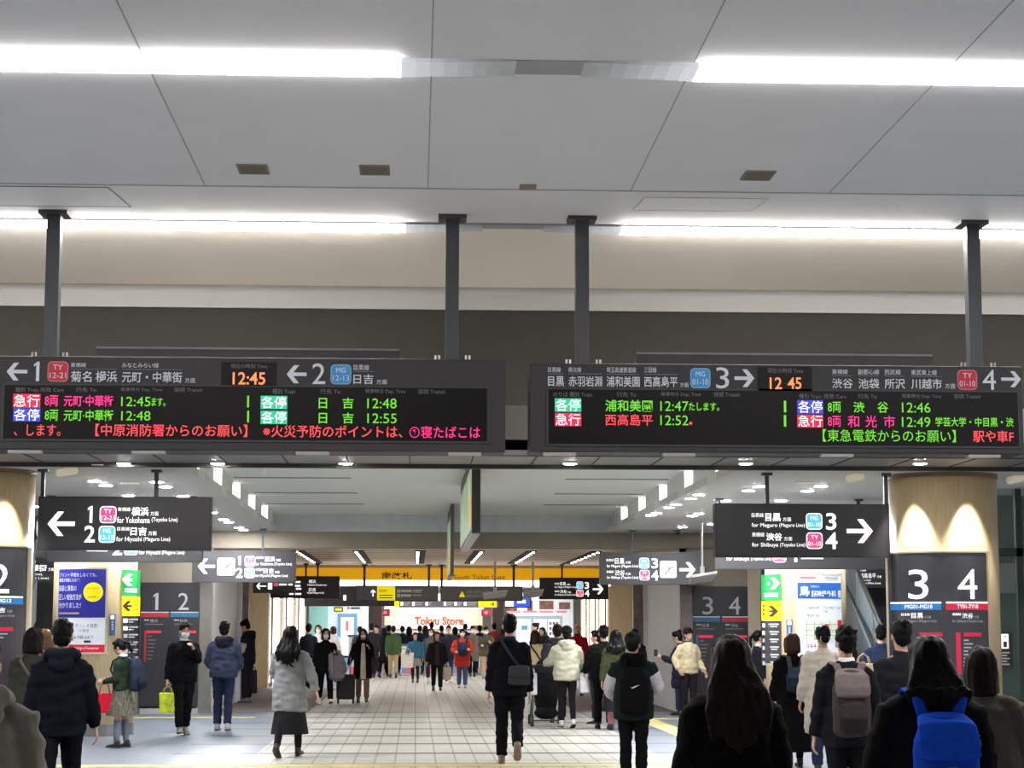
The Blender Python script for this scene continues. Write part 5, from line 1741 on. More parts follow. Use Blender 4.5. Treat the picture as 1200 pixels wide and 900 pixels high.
            if style == 'long':
                for s_i in range(11):
                    u_ = (s_i - 5) / 5
                    e_ = zb_ + .06 * abs(u_) ** 1.5 + .035 * ((s_i * 7) % 5 - 2) / 2
                    yb2 = -.118 - pf * 1.1 - .02 * (1 - abs(u_))
                    h.tube([hd((u_ * .055, -.05, 1.61)), up((u_ * .13, yb2 + .035, 1.43)), up((u_ * .15, yb2, (1.43 + e_) / 2 + .03)), up((u_ * .135, yb2 - .004, e_))], [(.03, .026), (.032, .028), (.03, .022), (.012, .009)], 8)
            for sg in (-1, 1):
                h.tube([hd((sg * .078, .015, 1.64)), hd((sg * .09, -.005, 1.55)), hd((sg * .088, -.01, max(1.44, zb_)))], [(.024, .032), (.02, .034), (.022, .036)], 10)
        if style in ('bun', 'pony'):
            h.ell(hd((0, -.05, 1.57)), .075, .062, .07, HM)
            if style == 'bun':
                h.ell(hd((0, -.115, 1.555)), .05, .045, .05, HM)
            else:
                h.tube([hd((0, -.1, 1.62)), hd((0, -.16, 1.58)), hd((0, -.165, 1.48)), hd((0, -.15, 1.4))], [.03, .034, .032, .016], 10)
    h.xf(S_)
    ho = solid(h, 'hair', hm, root, .009 * k if near > 55 else .014 * k, 2, .010, .028, .18 if style in ('long', 'bob') else .8)
    if style == 'bun':
        c = MB()
        c.tube([hd((.045 * math.cos(a_ * PI / 6), -.1, 1.555 + .045 * math.sin(a_ * PI / 6))) for a_ in range(13)], [.013] * 13, 8, ref=Vector((0, 1, 0)), dome=0)
        c.xf(S_)
        c.build('scrunchie', cloth((196, 180, 160)), root, smooth=True, local=True)
    if hat:
        c = MB()
        kind, hc = hat[0], hat[1]
        c.ell(hd((0, -.014, 1.645)), .097, .112, .092, HM, 18, 12)
        if kind == 'cap':
            c.tube([hd((0, .06, 1.645)), hd((0, .13, 1.636)), hd((0, .17, 1.626))], [(.075, .012), (.07, .01), (.04, .008)], 12)
        else:
            c.ell(hd((0, -.014, 1.625)), .1, .114, .03, HM, 18, 8)
        c.xf(S_)
        solid(c, 'cap' if kind == 'cap' else 'beanie', cloth(hc), root, .009 * k, 2)
    if mask:
        c = MB()
        c.ell(hd((0, .052, 1.532)), .064, .066, .05, HM, 16, 10)
        c.xf(S_)
        c.build('face_mask', mat('mask_white', (236, 238, 242), .7), root, smooth=True, local=True)
    if facefeat or (facefeat is None and abs(face) > 40 and near > 38):
        for sg in (-1, 1):
            c = MB().ell(hd((sg * .031, .086, 1.592)), .013, .008, .007, HM, 10, 6)
            c.xf(S_)
            c.build('eye', mat('eye_dark', (38, 28, 26), .25), root, smooth=True, local=True)
            c = MB().ell(hd((sg * .032, .089, 1.615)), .018, .006, .004, HM, 10, 6)
            c.xf(S_)
            c.build('eyebrow', hm, root, smooth=True, local=True)
        if not mask:
            c = MB().ell(hd((0, .1, 1.517)), .02, .006, .006, HM, 10, 6)
            c.xf(S_)
            c.build('lips', mat('lips', (176, 104, 96), .5), root, smooth=True, local=True)
    RW = Matrix.Translation(root.location) @ Matrix.Rotation(math.radians(face), 4, 'Z')
    q.loc = lambda v: S_(v)
    q.up = up
    q.world = lambda v: RW @ S_(v)
    q.hand = [RW @ S_(J[i]['wr'] + J[i]['d'] * .09 + J[i]['n'] * .02) for i in (0, 1)]
    q.J = J
    q.k = k
    q.face = face
    q.S = S_
    q.puff = pf
    q.up = up
    return q


def attached(name, label, cat, q, group=None):      # a thing worn by a person keeps its own place in the world
    r = bpy.data.objects.new(name, None)
    C.objects.link(r)
    r.location = q.root.location
    r.rotation_euler = q.root.rotation_euler
    return tag(r, label, cat, group)


def backpack(q, label, rgb, w_=.30, h_=.42, d_=.15, top=1.36, pocket=None, strapc=None, flap=False, mark=None, back=0, handle=True, roll=False):
    t = attached('backpack', label, 'backpack', q)
    m = cloth(rgb)
    y = -.14 - q.puff - back
    f = lambda mb: mb.xf(lambda v: q.S(q.up(v)))
    b = MB()
    b.tube([(0, y - d_ * .42, top - h_ + .02), (0, y - d_ * .55, top - h_ * .6), (0, y - d_ * .48, top - h_ * .2), (0, y - d_ * .35, top)], [(w_ * .5, d_ * .5), (w_ * .52, d_ * .56), (w_ * .49, d_ * .5), (w_ * .36, d_ * .34)], 18, dome=.5)
    solid(f(b), 'pack', m, t, .011, 3, .008)
    p = MB()
    p.tube([(0, y - d_ * .98, top - h_ + .04), (0, y - d_ * 1.08, top - h_ * .72), (0, y - d_ * .98, top - h_ * .5)], [(w_ * .38, .03), (w_ * .4, .038), (w_ * .34, .02)], 14, dome=.5)
    solid(f(p), 'front_pocket', cloth(pocket or rgb), t, .011, 2)
    if flap:
        p = MB()
        p.tube([(0, y - d_ * .2, top + .02), (0, y - d_ * .75, top - .02), (0, y - d_ * 1.0, top - h_ * .24), (0, y - d_ * 1.06, top - h_ * .38)], [(w_ * .4, .03), (w_ * .47, .028), (w_ * .5, .022), (w_ * .47, .014)], 14, dome=.5)
        solid(f(p), 'flap', cloth(flap if isinstance(flap, tuple) else rgb), t, .011, 2)
    for sg in (-1, 1):
        s = MB()
        yy = -.13 - q.puff
        s.tube([(sg * w_ * .22, y + .0, top - .03), (sg * w_ * .34, yy - .01, 1.41), (sg * .125, -.02, 1.418 + q.puff * .4), (sg * .145, .08 + q.puff * .7, 1.36), (sg * .155, .12 + q.puff * .7, 1.22), (sg * .19, .02, 1.06)], [(.03, .009)] * 6, 10, dome=.5)
        f(s).build('strap', cloth(strapc or rgb), t, smooth=True, local=True)
    if handle:
        s = MB()
        s.tube([(-.03, y - .02, top), (-.025, y - .025, top + .04), (.025, y - .025, top + .04), (.03, y - .02, top)], [.007] * 4, 8, dome=.3)
        f(s).build('handle', cloth(strapc or rgb), t, smooth=True, local=True)
    if mark == 'tag':
        s = MB().box(-.02, .02, y - d_ * 1.08 - .045, y - d_ * 1.08 - .03, top - h_ * .56, top - h_ * .46)
        f(s).build('label_patch', cloth((196, 200, 206)), t, local=True)
    if mark == 'swoosh':
        s = MB()
        up_, lo = [], []
        for i in range(13):
            u = i / 12
            x = -.045 + .1 * u
            c_ = -.022 * (1 - u) ** 1.2 * math.sin(min(1, u * 4) * PI / 2) + .022 * u
            th = .016 * math.sin(PI * min(1, (1 - u) * 1.0)) ** .8 * (1 - u) ** .3 + .0006
            up_.append((x, c_ + th * .6)); lo.append((x, c_ - th * .5))
        yy = y - d_ * 1.12 - .012
        for i in range(12):
            s.quad(*[(a_[0], yy, top - h_ * .38 + a_[1]) for a_ in (lo[i], lo[i + 1], up_[i + 1], up_[i])])
        f(s).build('logo', mat('logo_white', (232, 232, 234), .6), t, local=True)
    return t


def bag(name, label, cat, c, size, rgb, handle=.18, rot=0, strapm=None, pattern=None, taper=.9, group=None):
    """carried bag: c is the point where the handle is held"""
    t = thing(name, label, cat, (c.x, c.y, c.z), group)
    t.rotation_euler = (0, 0, math.radians(rot))
    w_, d_, h_ = size
    m = pattern or cloth(rgb)
    zt = -handle
    b = MB()
    b.hexa([(-w_ / 2 * taper, -d_ / 2, zt - h_), (w_ / 2 * taper, -d_ / 2, zt - h_), (w_ / 2 * taper, d_ / 2, zt - h_), (-w_ / 2 * taper, d_ / 2, zt - h_)],
           [(-w_ / 2, -d_ / 2 * .7, zt), (w_ / 2, -d_ / 2 * .7, zt), (w_ / 2, d_ / 2 * .7, zt), (-w_ / 2, d_ / 2 * .7, zt)])
    o = b.build('bag_body', m, t, bevel=.02, local=True)
    for s in (-1, 1):
        g = MB()
        g.tube([(-w_ * .26, s * d_ * .3, zt - .01), (-w_ * .2, s * d_ * .15, zt + handle * .6), (0, 0, -.005), (w_ * .2, s * d_ * .15, zt + handle * .6), (w_ * .26, s * d_ * .3, zt - .01)], [.007] * 5, 8, dome=.3)
        g.build('handle', strapm or m, t, smooth=True, local=True)
    return t


def crossbag(q, label, rgb, side, size=(.26, .1, .22), z=.98, yoff=-.1, xoff=.0, strap=True, back=True, cat='shoulder bag'):
    t = attached('shoulder_bag', label, cat, q)
    f = lambda mb: mb.xf(lambda v: q.S(q.up(v)))
    w_, d_, h_ = size
    sx = side
    cx = sx * (.14 + xoff)
    cy = yoff - q.puff - d_ * .5
    b = MB()
    b.tube([(cx, cy, z - h_ / 2 + .01), (cx, cy, z), (cx, cy, z + h_ / 2 - .01)], [(w_ / 2 * 1.02, d_ / 2), (w_ / 2, d_ / 2 * 1.15), (w_ / 2 * .93, d_ / 2 * .8)], 16, dome=.4)
    solid(f(b), 'bag_body', cloth(rgb), t, .012, 2, .006)
    b = MB()
    b.tube([(cx, cy - d_ * .4, z + h_ * .42), (cx, cy - d_ * .62, z + h_ * .1), (cx, cy - d_ * .6, z - h_ * .1)], [(w_ * .45, .02), (w_ * .46, .012), (w_ * .42, .01)], 12, dome=.5)
    f(b).build('flap', cloth(rgb), t, smooth=True, local=True)
    if strap:
        yb_ = -.145 - q.puff * 1.4
        s = MB()
        s.tube([(cx, cy + d_ * .2, z + h_ * .45), (cx * .4, yb_ - .005, 1.2), (-sx * .06, yb_ + .005, 1.36), (-sx * .115, -.03, 1.445 + q.puff * .6), (-sx * .1, .1 + q.puff, 1.36), (0, .15 + q.puff, 1.2), (cx * .9, .1, z + .1)], [(.016, .006)] * 7, 8, dome=.5)
        f(s).build('strap', cloth(tuple(max(10, c - 8) for c in rgb)), t, smooth=True, local=True)
    return t


WALK = ((22, 4), (-14, 22))
WALK2 = ((-14, 22), (22, 4))
SWING = ((-14, 8, 12), (14, 8, 14))
DN = ((2, 8, 10), (2, 8, 10))
PHONE = ((28, 8, 82, 24), (20, 8, 70, 20))
BLK = (19, 19, 22)
NVY = (28, 32, 46)

# foreground queue
person(-22, 8.6, 1.60, 12, 'person in grey hooded coat cut off at the left picture edge', (128, 123, 117), .62, BLK, hair='dark', style='short', hood=True, puff=.05, arms=((2, 12, 8), (4, 14, 10)))
q = person(72, 16.3, 1.70, 4, 'person in navy hooded jacket walking away beside the blue poster', (18, 20, 28), .78, (19, 20, 27), hair='black', hood=True, hoodc=(24, 26, 35), puff=.03, legs=((-20, 20), (14, 4)), arms=((-6, 12, 10), (6, 14, 10)))
q = person(38, 20.5, 1.62, -14, 'person in olive coat with pale shoulder strap beside the left edge column', (66, 66, 58), .6, BLK, hair='dark', style='bob', hl=1.46, puff=.03, legs=((0, 0), (2, 0)))
crossbag(q, 'small pale bag worn across the olive coat by the left column', (126, 116, 106), 1, (.2, .08, .16))
b = bag('paper_bag', 'white and red paper bag carried by the person in the olive coat', 'bag', q.hand[1], (.22, .1, .26), (222, 220, 220), .12, 20)
person(50, 22.5, 1.60, 30, 'person with tan hair and red scarf half hidden by the navy jacket', (116, 48, 46), .75, BLK, hair='tan', style='bob', hl=1.5)
PLAID = mat('plaid_green', (62, 66, 54), .8)
nt = PLAID.node_tree
chk = nt.nodes.new('ShaderNodeTexBrick')
chk.inputs['Color1'].default_value = lin((64, 66, 54)); chk.inputs['Color2'].default_value = lin((82, 80, 66)); chk.inputs['Mortar'].default_value = lin((116, 112, 92))
chk.inputs['Scale'].default_value = 9; chk.inputs['Mortar Size'].default_value = .03; chk.offset = 0
nt.links.new([n for n in nt.nodes if n.type == 'TEX_COORD'][0].outputs['Object'], chk.inputs['Vector'])
nt.links.new(chk.outputs[0], nt.nodes['Principled BSDF'].inputs['Base Color'])
q = person(143, 27.3, 1.47, 72, 'schoolgirl in green blazer and plaid skirt with head bowed by the column', (40, 54, 42), .9, None, (36, 32, 34), hair='black', style='pony', socks=(128, 132, 146), skirt=.50, skirtc=PLAID, arms=((6, 8, 74, 16), (4, 8, 84, 18)), head=(26, 0), collar=(226, 226, 230), legs=((3, 2), (-3, 2)), puff=.012, wide=.95)
backpack(q, 'large navy school backpack on the schoolgirl', (40, 46, 62), .34, .46, .2, 1.36, pocket=(34, 38, 52))
bag('handbag', 'red tote bag hanging from the forearm of the schoolgirl', 'bag', q.world(q.J[0]['el'].lerp(q.J[0]['wr'], .85)), (.27, .11, .26), (196, 28, 52), .16, 12)
q = person(215, 30.3, 1.665, 200, 'person in black jacket and white mask with hand raised to the face', (19, 19, 21), .80, (20, 20, 22), (150, 142, 136), hair='dark', mask=True, legs=((-6, 12), (12, 4)), arms=((42, 4, 108, 34), (0, 12, 8)), grip=(.3, .9), puff=.03, head=(4, 0), collar=(214, 212, 212))
YG = mat('lime_print', (214, 224, 40), .6, emit=.0, var=.35, scale=9)
bag('shopping_bag', 'lime yellow patterned shopping bag held by the masked person', 'bag', q.hand[1], (.26, .1, .3), (214, 224, 40), .1, 10, pattern=YG)
person(262, 31.7, 1.70, -4, 'person in navy jacket and jeans walking away past the white wall', (56, 62, 84), .84, (40, 46, 72), (176, 172, 170), hair='black', legs=((2, 6), (-4, 6)), arms=((8, 16, 58, 18), (8, 16, 58, 18)), puff=.05, hood=True, hoodc=(34, 36, 46))
q = person(289.5, 43.0, 1.77, 72, 'person in black vest with pale sleeves looking down by the wood wall', (34, 32, 36), .80, (34, 34, 38), (120, 116, 112), hair='black', style='short', sleeves=(196, 186, 178), arms=((10, 8, 50, 12), (2, 10, 12)), head=(26, 0), puff=.03, hood=True)
bag('briefcase', 'black briefcase held by the person in the vest', 'bag', q.hand[1] + Vector((.12, -.2, .0)), (.34, .12, .5), (40, 38, 42), .08, 75)
q = person(340, 25.3, 1.635, -12, 'person in long grey coat and black skirt walking away, long black hair', (136, 137, 140), .60, (34, 32, 34), (34, 32, 34), hair='black', style='long', hl=1.22, skirt=.30, skirtc=(36, 35, 38), legs=((-14, 14), (12, 6)), arms=((10, 14, 66, 10), (-6, 26, 8)), puff=.035, flare=.03, leggings=True)
crossbag(q, 'thin black strap bag worn across the grey coat', (30, 30, 34), 1, (.18, .08, .14), z=1.0, xoff=.02, yoff=.30)

# middle distance, left
person(361, 52.8, 1.70, -10, 'person in dark navy jacket and beige trousers behind the grey coat', (36, 42, 52), .80, (150, 140, 128), (52, 44, 42), hair='black', legs=WALK)
person(372, 57.0, 1.66, 190, 'person in white top with brown hair near the kiosk', (226, 226, 228), .85, BLK, hair='brown', style='bob', hl=1.5, mask=True)
person(390, 58.5, 1.62, -20, 'person in white jacket standing behind the masked woman in black', (214, 214, 218), .85, (60, 60, 66), hair='brown', style='bob', hl=1.5)
q = person(381, 41.8, 1.60, 190, 'person in black with white mask and grey coat over one arm', (21, 21, 23), .74, (21, 21, 24), (226, 226, 230), hair='dark', style='bob', hl=1.47, mask=True, arms=((26, 10, 80, 20), (2, 12, 20)), legs=WALK, puff=.03)
cw = q.world(q.J[0]['el'].lerp(q.J[0]['wr'], .6))
t = thing('coat', 'grey coat draped over the arm of the masked person in black', 'coat', cw)
mb = MB()
mb.tube([(0, 0, .03), (.02, -.02, -.12), (.05, -.02, -.3), (.03, 0, -.5)], [(.13, .06), (.17, .08), (.2, .09), (.16, .08)], 16)
solid(mb, 'cloth', cloth((120, 114, 118)), t, .018, 3, .03, .1)
MB().tube([(-.1, -.08, .0), (-.08, -.1, -.2), (-.05, -.1, -.4)], [(.05, .02), (.06, .025), (.04, .02)], 10).build('sleeve', cloth((128, 122, 126)), t, smooth=True, local=True)
q = person(425, 42.7, 1.56, 184, 'person in open black coat and white mask pulling a suitcase', (23, 22, 24), .56, (132, 112, 92), (96, 82, 70), hair='dark', style='long', hl=1.3, mask=True, arms=((24, 8, 112, 30), (6, 22, 14)), legs=((8, 4), (-8, 14)), inner=(206, 190, 172), puff=.025, flare=.02)
sc = Vector((gx(405.5, 42.5, 800), 42.4, 0))
t = thing('suitcase', 'black wheeled suitcase with raised handle', 'suitcase', sc)
sb = MB().box(sc.x - .2, sc.x + .2, sc.y - .13, sc.y + .13, .09, .62).build('shell', mat('suitcase_black', (32, 31, 34), .5, var=.15), t, bevel=.05)
for i in range(4):
    MB().box(sc.x - .15 + i * .09, sc.x - .12 + i * .09, sc.y - .14, sc.y - .128, .14, .57).build('groove', mat('suitcase_groove', (22, 22, 24), .5), sb)
for sx in (-.16, .16):
    for sy in (-.09, .09):
        MB().tube([(sc.x + sx - .015, sc.y + sy, .04), (sc.x + sx + .015, sc.y + sy, .04)], [.04, .04], 12, ref=Vector((0, 0, 1)), dome=.1).build('wheel', mat('wheel_dark', (40, 40, 42), .5), t, smooth=True)
        MB().box(sc.x + sx - .02, sc.x + sx + .02, sc.y + sy - .02, sc.y + sy + .02, .05, .1).build('wheel_bracket', mat('wheel_dark', (40, 40, 42), .5), t)
for sx in (-.09, .09):
    MB().cyl((sc.x + sx, sc.y + .08, .62), .01, .36, 8).build('handle_rod', STEEL, t)
MB().box(sc.x - .11, sc.x + .11, sc.y + .06, sc.y + .1, .97, 1.01).build('handle_grip', mat('wheel_dark', (40, 40, 42), .5), t, bevel=.01)
tb = bag('tote_bag', 'cream tote bag resting on the suitcase', 'bag', sc + Vector((-.12, -.12, .95)), (.26, .1, .2), (206, 196, 180), .1, 0)

# the crowd at the gates
person(460.5, 63.0, 1.62, 4, 'person in green jacket and beige trousers walking to the gates', (66, 88, 54), .76, (176, 154, 122), (70, 58, 50), hair='dark', legs=((6, 4), (-8, 16)), arms=DN, puff=.04)
person(449.5, 63.6, 1.60, -8, 'person in long black coat left of the green jacket', (30, 30, 34), .5, BLK, hair='black', style='bob', hl=1.46, legs=WALK2, puff=.03)
q = person(486.5, 57.6, 1.44, 176, 'person in teal jacket and grey skirt carrying a white tote', (56, 104, 130), .84, (44, 40, 42), (40, 34, 34), hair='dark', style='bob', hl=1.42, skirt=.58, skirtc=(140, 134, 126), leggings=True, legs=((5, 2), (-6, 6)), arms=((0, 12, 16), (8, 18, 60, 8)), puff=.05)
bag('tote_bag', 'white tote bag held by the person in the teal jacket', 'bag', q.world((.26, .16, 1.2)), (.38, .12, .44), (222, 216, 206), .14, -8)
q = person(512, 50.2, 1.50, 182, 'person in black jacket and trousers walking forward at the centre', (30, 29, 31), .78, (30, 29, 31), (60, 56, 56), hair='brown', style='bob', hl=1.45, legs=WALK, arms=((-4, 16, 14), (6, 16, 14)), puff=.045, inner=(54, 46, 48))
bag('tote_bag', 'cream tote bag beside the person in black at the centre', 'bag', q.hand[0] + Vector((0, .04, .06)), (.24, .1, .32), (198, 186, 160), .1, 30)
q = person(541.5, 52.8, 1.56, 180, 'person in red coat and jeans wearing a bag on the chest', (180, 60, 46), .62, (70, 88, 122), (170, 160, 140), hair='black', mask=True, arms=((14, 24, 78, 34), (10, 24, 70, 34)), legs=((6, 2), (-6, 6)), puff=.05)
t = attached('chest_bag', 'navy rounded bag hugged against the red coat', 'bag', q)
f = lambda mb: mb.xf(lambda v: q.S(q.up(v)))
mb = MB().tube([(0, .27, .98), (0, .29, 1.12), (0, .27, 1.28)], [(.14, .09), (.16, .11), (.13, .08)], 16, dome=.6)
solid(f(mb), 'bag_body', cloth((50, 54, 78)), t, .014, 2)
for sg in (-1, 1):
    f(MB().tube([(sg * .11, .2, 1.27), (sg * .14, .12, 1.42), (sg * .13, -.02, 1.47), (sg * .15, -.16, 1.3)], [(.025, .008)] * 4, 8)).build('strap', cloth((44, 48, 68)), t, smooth=True, local=True)
person(525.5, 58.5, 1.66, 184, 'person in dark navy coat with jeans left of the red coat', (40, 42, 52), .72, (50, 58, 80), (214, 214, 216), hair='dark', legs=WALK2, arms=DN, puff=.03)
person(504.5, 57.8, 1.58, 178, 'person in grey jacket and white mask between teal and black jackets', (104, 104, 108), .76, (58, 56, 66), (200, 196, 196), hair='dark', style='bob', hl=1.45, mask=True, legs=WALK)
person(553.5, 64.0, 1.64, 182, 'person in brown coat and mask behind the red coat', (104, 92, 82), .55, BLK, hair='dark', mask=True, legs=WALK2, puff=.03)
person(569.5, 62.0, 1.62, 176, 'person in olive coat and beige trousers looking at a phone', (78, 76, 62), .74, (172, 154, 126), (150, 140, 130), hair='black', mask=True, arms=PHONE, head=(14, 0), puff=.04)
person(579, 69.4, 1.72, 6, 'person in red jacket entering the gates beside the tall man', (164, 56, 54), .82, BLK, hair='black', puff=.03)
for px, Y, H, fc, c, hs, lb in ((441, 64.5, 1.66, 150, (40, 46, 66), 'short', 'person in navy jacket at the left end of the gate crowd'), (455, 69, 1.66, 0, (34, 34, 38), 'short', 'person in black seen over the shoulder of the green jacket'),
                               (471, 68.5, 1.64, 5, (34, 36, 46), 'short', 'person in dark jacket just right of the green jacket'), (479, 71, 1.63, -6, (38, 38, 44), 'bob', 'person with bobbed hair behind the sticker gate'),
                               (491.5, 69.6, 1.66, 0, (46, 52, 72), 'short', 'person in slate navy jacket behind the teal jacket'), (498, 73, 1.66, 3, (32, 32, 36), 'bob', 'person in black far behind the teal jacket'),
                               (505.5, 74, 1.78, 0, (40, 42, 60), 'short', 'tallest person in the far gate crowd'), (517, 70, 1.66, 0, (36, 36, 40), 'short', 'person in dark coat far behind the black jacket'),
                               (533, 71, 1.62, 8, (60, 54, 52), 'bob', 'person in brownish coat far behind the red coat'), (545, 73, 1.72, 0, (34, 36, 44), 'short', 'dark coated person under the right end of the store sign'),
                               (562, 70, 1.66, -5, (40, 40, 46), 'short', 'person in dark coat behind the olive coat'), (590, 68, 1.66, 0, (70, 44, 44), 'bob', 'person in maroon coat just left of the tall man'),
                               (421, 60.5, 1.62, 10, (52, 54, 60), 'short', 'person in grey jacket behind the suitcase puller'), (434.5, 62, 1.72, 2, (36, 38, 42), 'short', 'person in black right of the suitcase puller')):
    person(px, Y, H, fc, lb, c, .70, (36, 36, 42), hair='black' if hs == 'short' else 'dark', style=hs, hl=1.45, legs=WALK if int(px) % 2 else WALK2, group='backs of the gate crowd')

# centre and right
q = person(597, 23.9, 1.775, -2, 'tall person in black coat and trousers walking away with one heel lifted', (17, 18, 23), .78, (17, 18, 22), (110, 96, 84), hair='black', style='short', legs=((4, 2), (-6, 44)), arms=((2, 9, 8), (2, 9, 8)), collar=(34, 42, 66), sole=(132, 106, 92), puff=.025)
crossbag(q, 'dark grey shoulder bag hanging on the back of the tall person', (58, 58, 62), 1, (.26, .1, .22), z=1.02, xoff=-.03)
q = person(627, 39.2, 1.57, -8, 'person in cream coat and cream trousers beside the pram', (226, 206, 160), .72, (206, 192, 166), (200, 190, 180), hair='brown', style='bob', hl=1.44, legs=WALK, arms=((0, 14, 10), (4, 14, 20)), puff=.04)
crossbag(q, 'black strap bag across the cream coat', (38, 36, 38), 1, (.16, .07, .13), z=1.0)
person(627.5, 60, 1.72, 100, 'person in dark coat seen from the side by the ticket counter', (38, 34, 36), .7, BLK, hair='black')
person(635.5, 55, 1.60, 150, 'young person with long dark hair and dark blazer right of the cream coat', (40, 40, 46), .75, BLK, hair='dark', style='long', hl=1.3)
q = person(653, 34.0, 1.66, 2, 'person in dark grey hooded puffer jacket ahead of the pale hoodie', (56, 52, 58), .74, BLK, hair='dark', hood=True, puff=.06)
q = person(664, 32.2, 1.61, 6, 'person in pale green hoodie and black beanie pushing a pram', (186, 184, 162), .80, (28, 27, 30), (196, 192, 188), hair='black', hood=True, hat=('beanie', (28, 27, 30)), leggings=True, legs=((3, 2), (-5, 12)), arms=((34, 18, 44), (24, 16, 44)), puff=.055)
# pram
pc = Vector((gx(643, 32.6, 800) - .02, 33.05, 0))
t = thing('pram', 'black folding pram pushed by the person in the pale hoodie', 'pram', pc)
PRB = cloth((30, 29, 32))
PRF = mat('pram_frame', (70, 70, 74), .4, metal=.5)
L_ = lambda x, y, z: (pc.x + x, pc.y + y, z)
mb = MB().tube([L_(0, -.08, .34), L_(0, -.12, .6), L_(0, -.1, .85), L_(0, .02, 1.02)], [(.19, .1), (.21, .13), (.2, .15), (.16, .12)], 16, dome=.6)
mb.xf(lambda v: v - pc)
solid(mb, 'seat_shell', PRB, t, .016, 3, .006)
mb = MB().ell(L_(0, .1, .92), .2, .24, .17)
mb.xf(lambda v: v - pc)
solid(mb, 'canopy', cloth((40, 40, 42)), t, .016, 2)
mb = MB().tube([L_(0, -.16, .22), L_(0, .1, .2)], [(.2, .11), (.19, .1)], 16, dome=.8)
mb.xf(lambda v: v - pc)
solid(mb, 'basket', PRB, t, .016, 2, .008)
for sx in (-.23, .23):
    MB().tube([L_(sx, -.42, 1.0), L_(sx, -.2, .62), L_(sx * 1.02, .38, .1)], [.014] * 3, 8).build('frame_bar', PRF, t, smooth=True)
    MB().tube([L_(sx, -.12, .55), L_(sx * 1.05, -.34, .1)], [.014] * 2, 8).build('frame_bar', PRF, t, smooth=True)
    for yy, r_ in ((-.36, .1), (.4, .085)):
        MB().tube([L_(sx * 1.08 - .022, yy, r_), L_(sx * 1.08 + .022, yy, r_)], [r_, r_], 20, ref=Vector((0, 0, 1)), dome=.05).build('wheel', mat('wheel_dark', (40, 40, 42), .5), t, smooth=False)
MB().tube([L_(-.23, -.42, 1.0), L_(0, -.45, 1.01), L_(.23, -.42, 1.0)], [.018] * 3, 8).build('handlebar', mat('wheel_dark', (40, 40, 42), .5), t, smooth=True)
MB().tube([L_(-.23, -.34, .1), L_(.23, -.34, .1)], [.012] * 2, 8).build('axle', PRF, t, smooth=True)
bag('plastic_bag', 'white plastic bag hanging from the pram', 'bag', Vector((pc.x - .27, pc.y - .42, .98)), (.2, .12, .36), (214, 216, 220), .1, 30)
person(677, 47.0, 1.70, 176, 'person in red jacket facing the camera behind the pale hoodie', (178, 34, 50), .84, (50, 50, 56), hair='dark', style='bald', collar=(40, 40, 44), facefeat=True)
person(707.5, 32.0, 1.65, 2, 'person in black jacket and black trousers walking away left of the cap', (18, 18, 20), .80, (18, 18, 21), hair='black', legs=((8, 4), (-4, 8)), arms=((10, 20, 40, 8), (10, 14, 30, 8)), puff=.045)
q = person(699, 33.6, 1.56, 70, 'person peeking out left of the person in black, turned sideways', (50, 56, 58), .8, (44, 46, 50), hair='black', arms=((30, 10, 40), (10, 8, 20)))
bag('plastic_bag', 'white plastic bag behind the person in black', 'bag', q.world((.0, .18, 1.02)), (.3, .14, .34), (216, 216, 220), .08, 10)
person(722, 31.6, 1.58, -4, 'person with long black hair and hair clip right behind the person in black', (70, 74, 50), .6, (178, 118, 122), (36, 34, 36), hair='black', style='long', hl=1.3, skirt=.32, skirtc=(38, 36, 42), legs=((3, 2), (-3, 4)))
person(744, 40, 1.57, 0, 'person hidden behind the black cap, only dark hair showing', (40, 40, 46), .75, BLK, hair='black')
q = person(742, 20.9, 1.565, -4, 'person in black cap and green jacket with white sleeves', (30, 40, 40), .74, (19, 19, 22), (40, 38, 38), hair='black', hat=('cap', (42, 44, 42)), hood=True, hoodc=(15, 15, 17), sleeves=(206, 204, 212), arms=((14, 22, 52, 20), (14, 26, 62, 26)), legs=((3, 0), (-3, 0)), puff=.05, head=(0, -18))
backpack(q, 'black backpack with white curved logo on the person in the cap', (18, 18, 20), .34, .5, .17, 1.30, mark='swoosh')
q = person(797, 36.9, 1.55, 62, 'person in navy coat looking at a phone beside the mauve stone', (44, 46, 60), .56, (50, 58, 78), (30, 30, 34), hair='black', arms=PHONE, head=(20, 0), puff=.03, flare=.03)
hh = q.hand[0]
t = thing('phone', 'phone held up by the person in the navy coat', 'phone', hh + Vector((-.05, 0, .05)))
MB().box(-.035, .035, -.006, .006, -.06, .07).build('case', mat('phone_dark', (30, 30, 34), .3), t, bevel=.006, local=True)
MB().box(-.03, .03, .006, .008, -.05, .06).build('screen', mat('phone_screen', (120, 140, 170), .2, emit=.4), t, local=True)
q = person(807, 36.3, 1.60, -150, 'person in beige jacket and dark beanie with one hand in a pocket', (208, 192, 160), .84, (36, 34, 38), (222, 220, 220), hair='black', hat=('beanie', (44, 34, 36)), arms=((2, 16, 30), (-14, 26, 52, 20)), legs=((4, 0), (-3, 4)), collar=(60, 58, 60), puff=.035, facefeat=True)
person(890, 33.4, 1.57, -80, 'person in black suit with ponytail facing the yellow arrow plate', (30, 30, 34), .72, (30, 30, 34), hair='black', style='pony', collar=(230, 230, 234), puff=.015)
person(857, 9.5, 1.60, 3, 'large foreground person in black coat with very long dark hair', (17, 16, 16), .45, (20, 20, 22), hair='dark', style='long', hl=1.16, puff=.05, arms=((2, 13, 18), (2, 13, 18)))
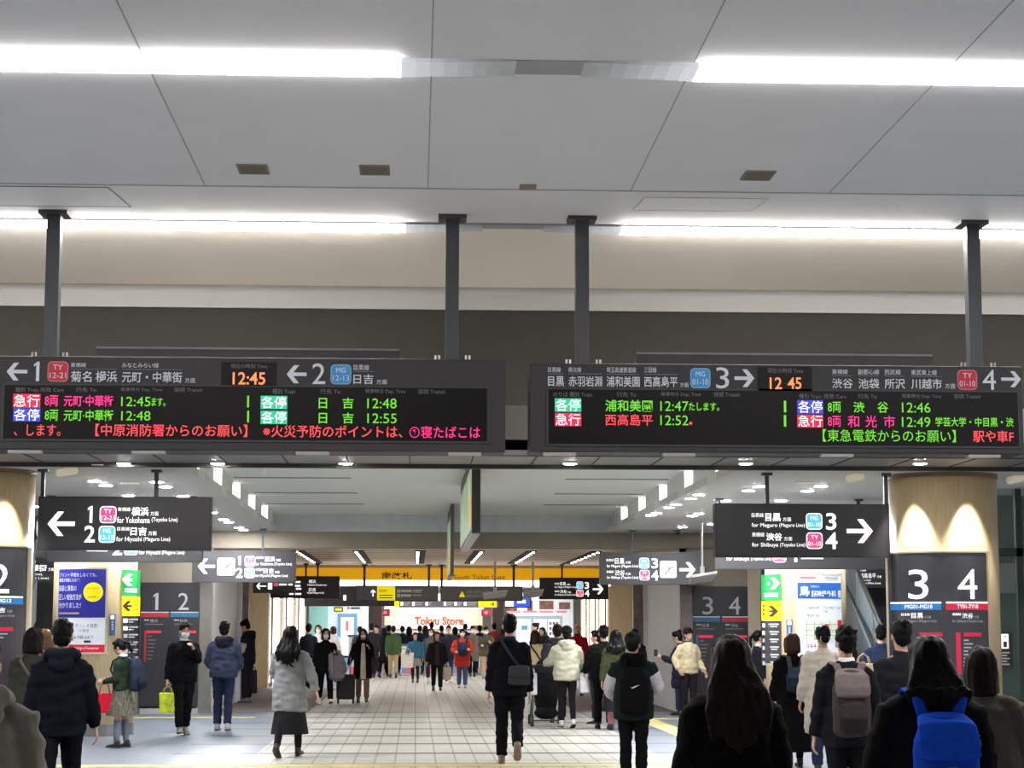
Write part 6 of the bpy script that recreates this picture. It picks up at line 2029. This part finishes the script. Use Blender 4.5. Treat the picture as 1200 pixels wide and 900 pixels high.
q = person(929, 23.3, 1.56, 2, 'person in black coat and long black skirt with short brown hair', (17, 16, 18), .66, (24, 22, 26), (30, 28, 30), hair='brown', style='bob', hl=1.47, skirt=.2, skirtc=(19, 19, 22), leggings=True, arms=((2, 12, 14), (2, 12, 14)), legs=((-6, 8), (5, 2)), puff=.03)
backpack(q, 'small dark blue leather backpack on the person in the long skirt', (40, 50, 66), .27, .27, .12, 1.24, strapc=(70, 72, 78), flap=(52, 66, 90))
person(965, 22.3, 1.65, 2, 'person in cream coat with hair bun and scrunchie', (210, 200, 184), .47, (52, 62, 92), (60, 56, 56), hair='black', style='bun', puff=.04, flare=.02, arms=((2, 12, 14), (2, 12, 14)))
q = person(992, 15.3, 1.64, -4, 'person in charcoal suit wearing a brown grey backpack', (27, 27, 31), .76, (24, 24, 28), hair='black', collar=(226, 226, 230), arms=((2, 12, 8), (2, 12, 8)), puff=.02, head=(0, 8))
backpack(q, 'brown grey backpack with large flap on the charcoal suit', (66, 58, 58), .30, .48, .18, 1.34, flap=(110, 100, 100), strapc=(112, 94, 98), pocket=(52, 47, 46))
q = person(1034, 27.0, 1.66, -20, 'person in navy top between the escalator and the right column', (36, 44, 70), .8, (40, 42, 52), hair='black')
bag('tote_bag', 'beige printed tote on the shoulder of the person in navy', 'bag', q.world((-.24, -.16, 1.32)), (.34, .12, .36), (196, 178, 146), .14, 10)
person(1057, 16.4, 1.69, 8, 'person in dark charcoal coat in front of the 3 and 4 column', (31, 32, 36), .58, BLK, hair='black', style='short', puff=.035)
q = person(1090, 9.3, 1.60, -3, 'foreground person in black padded jacket with loose black hair', (23, 24, 28), .62, BLK, hair='black', style='long', hl=1.36, puff=.075, arms=((4, 16, 16), (4, 16, 16)))
backpack(q, 'bright blue backpack with pale patch on the black padded jacket', (26, 76, 205), .32, .46, .2, 1.30, flap=(31, 88, 225), strapc=(28, 80, 214), mark='tag', back=.01)
q = person(1150, 11.0, 1.53, -8, 'person in olive brown padded coat with bobbed brown hair at right', (84, 77, 71), .55, BLK, hair='dark', style='bob', hl=1.43, puff=.07, arms=((4, 14, 14), (4, 14, 14)), collar=(206, 190, 168), hood=False)
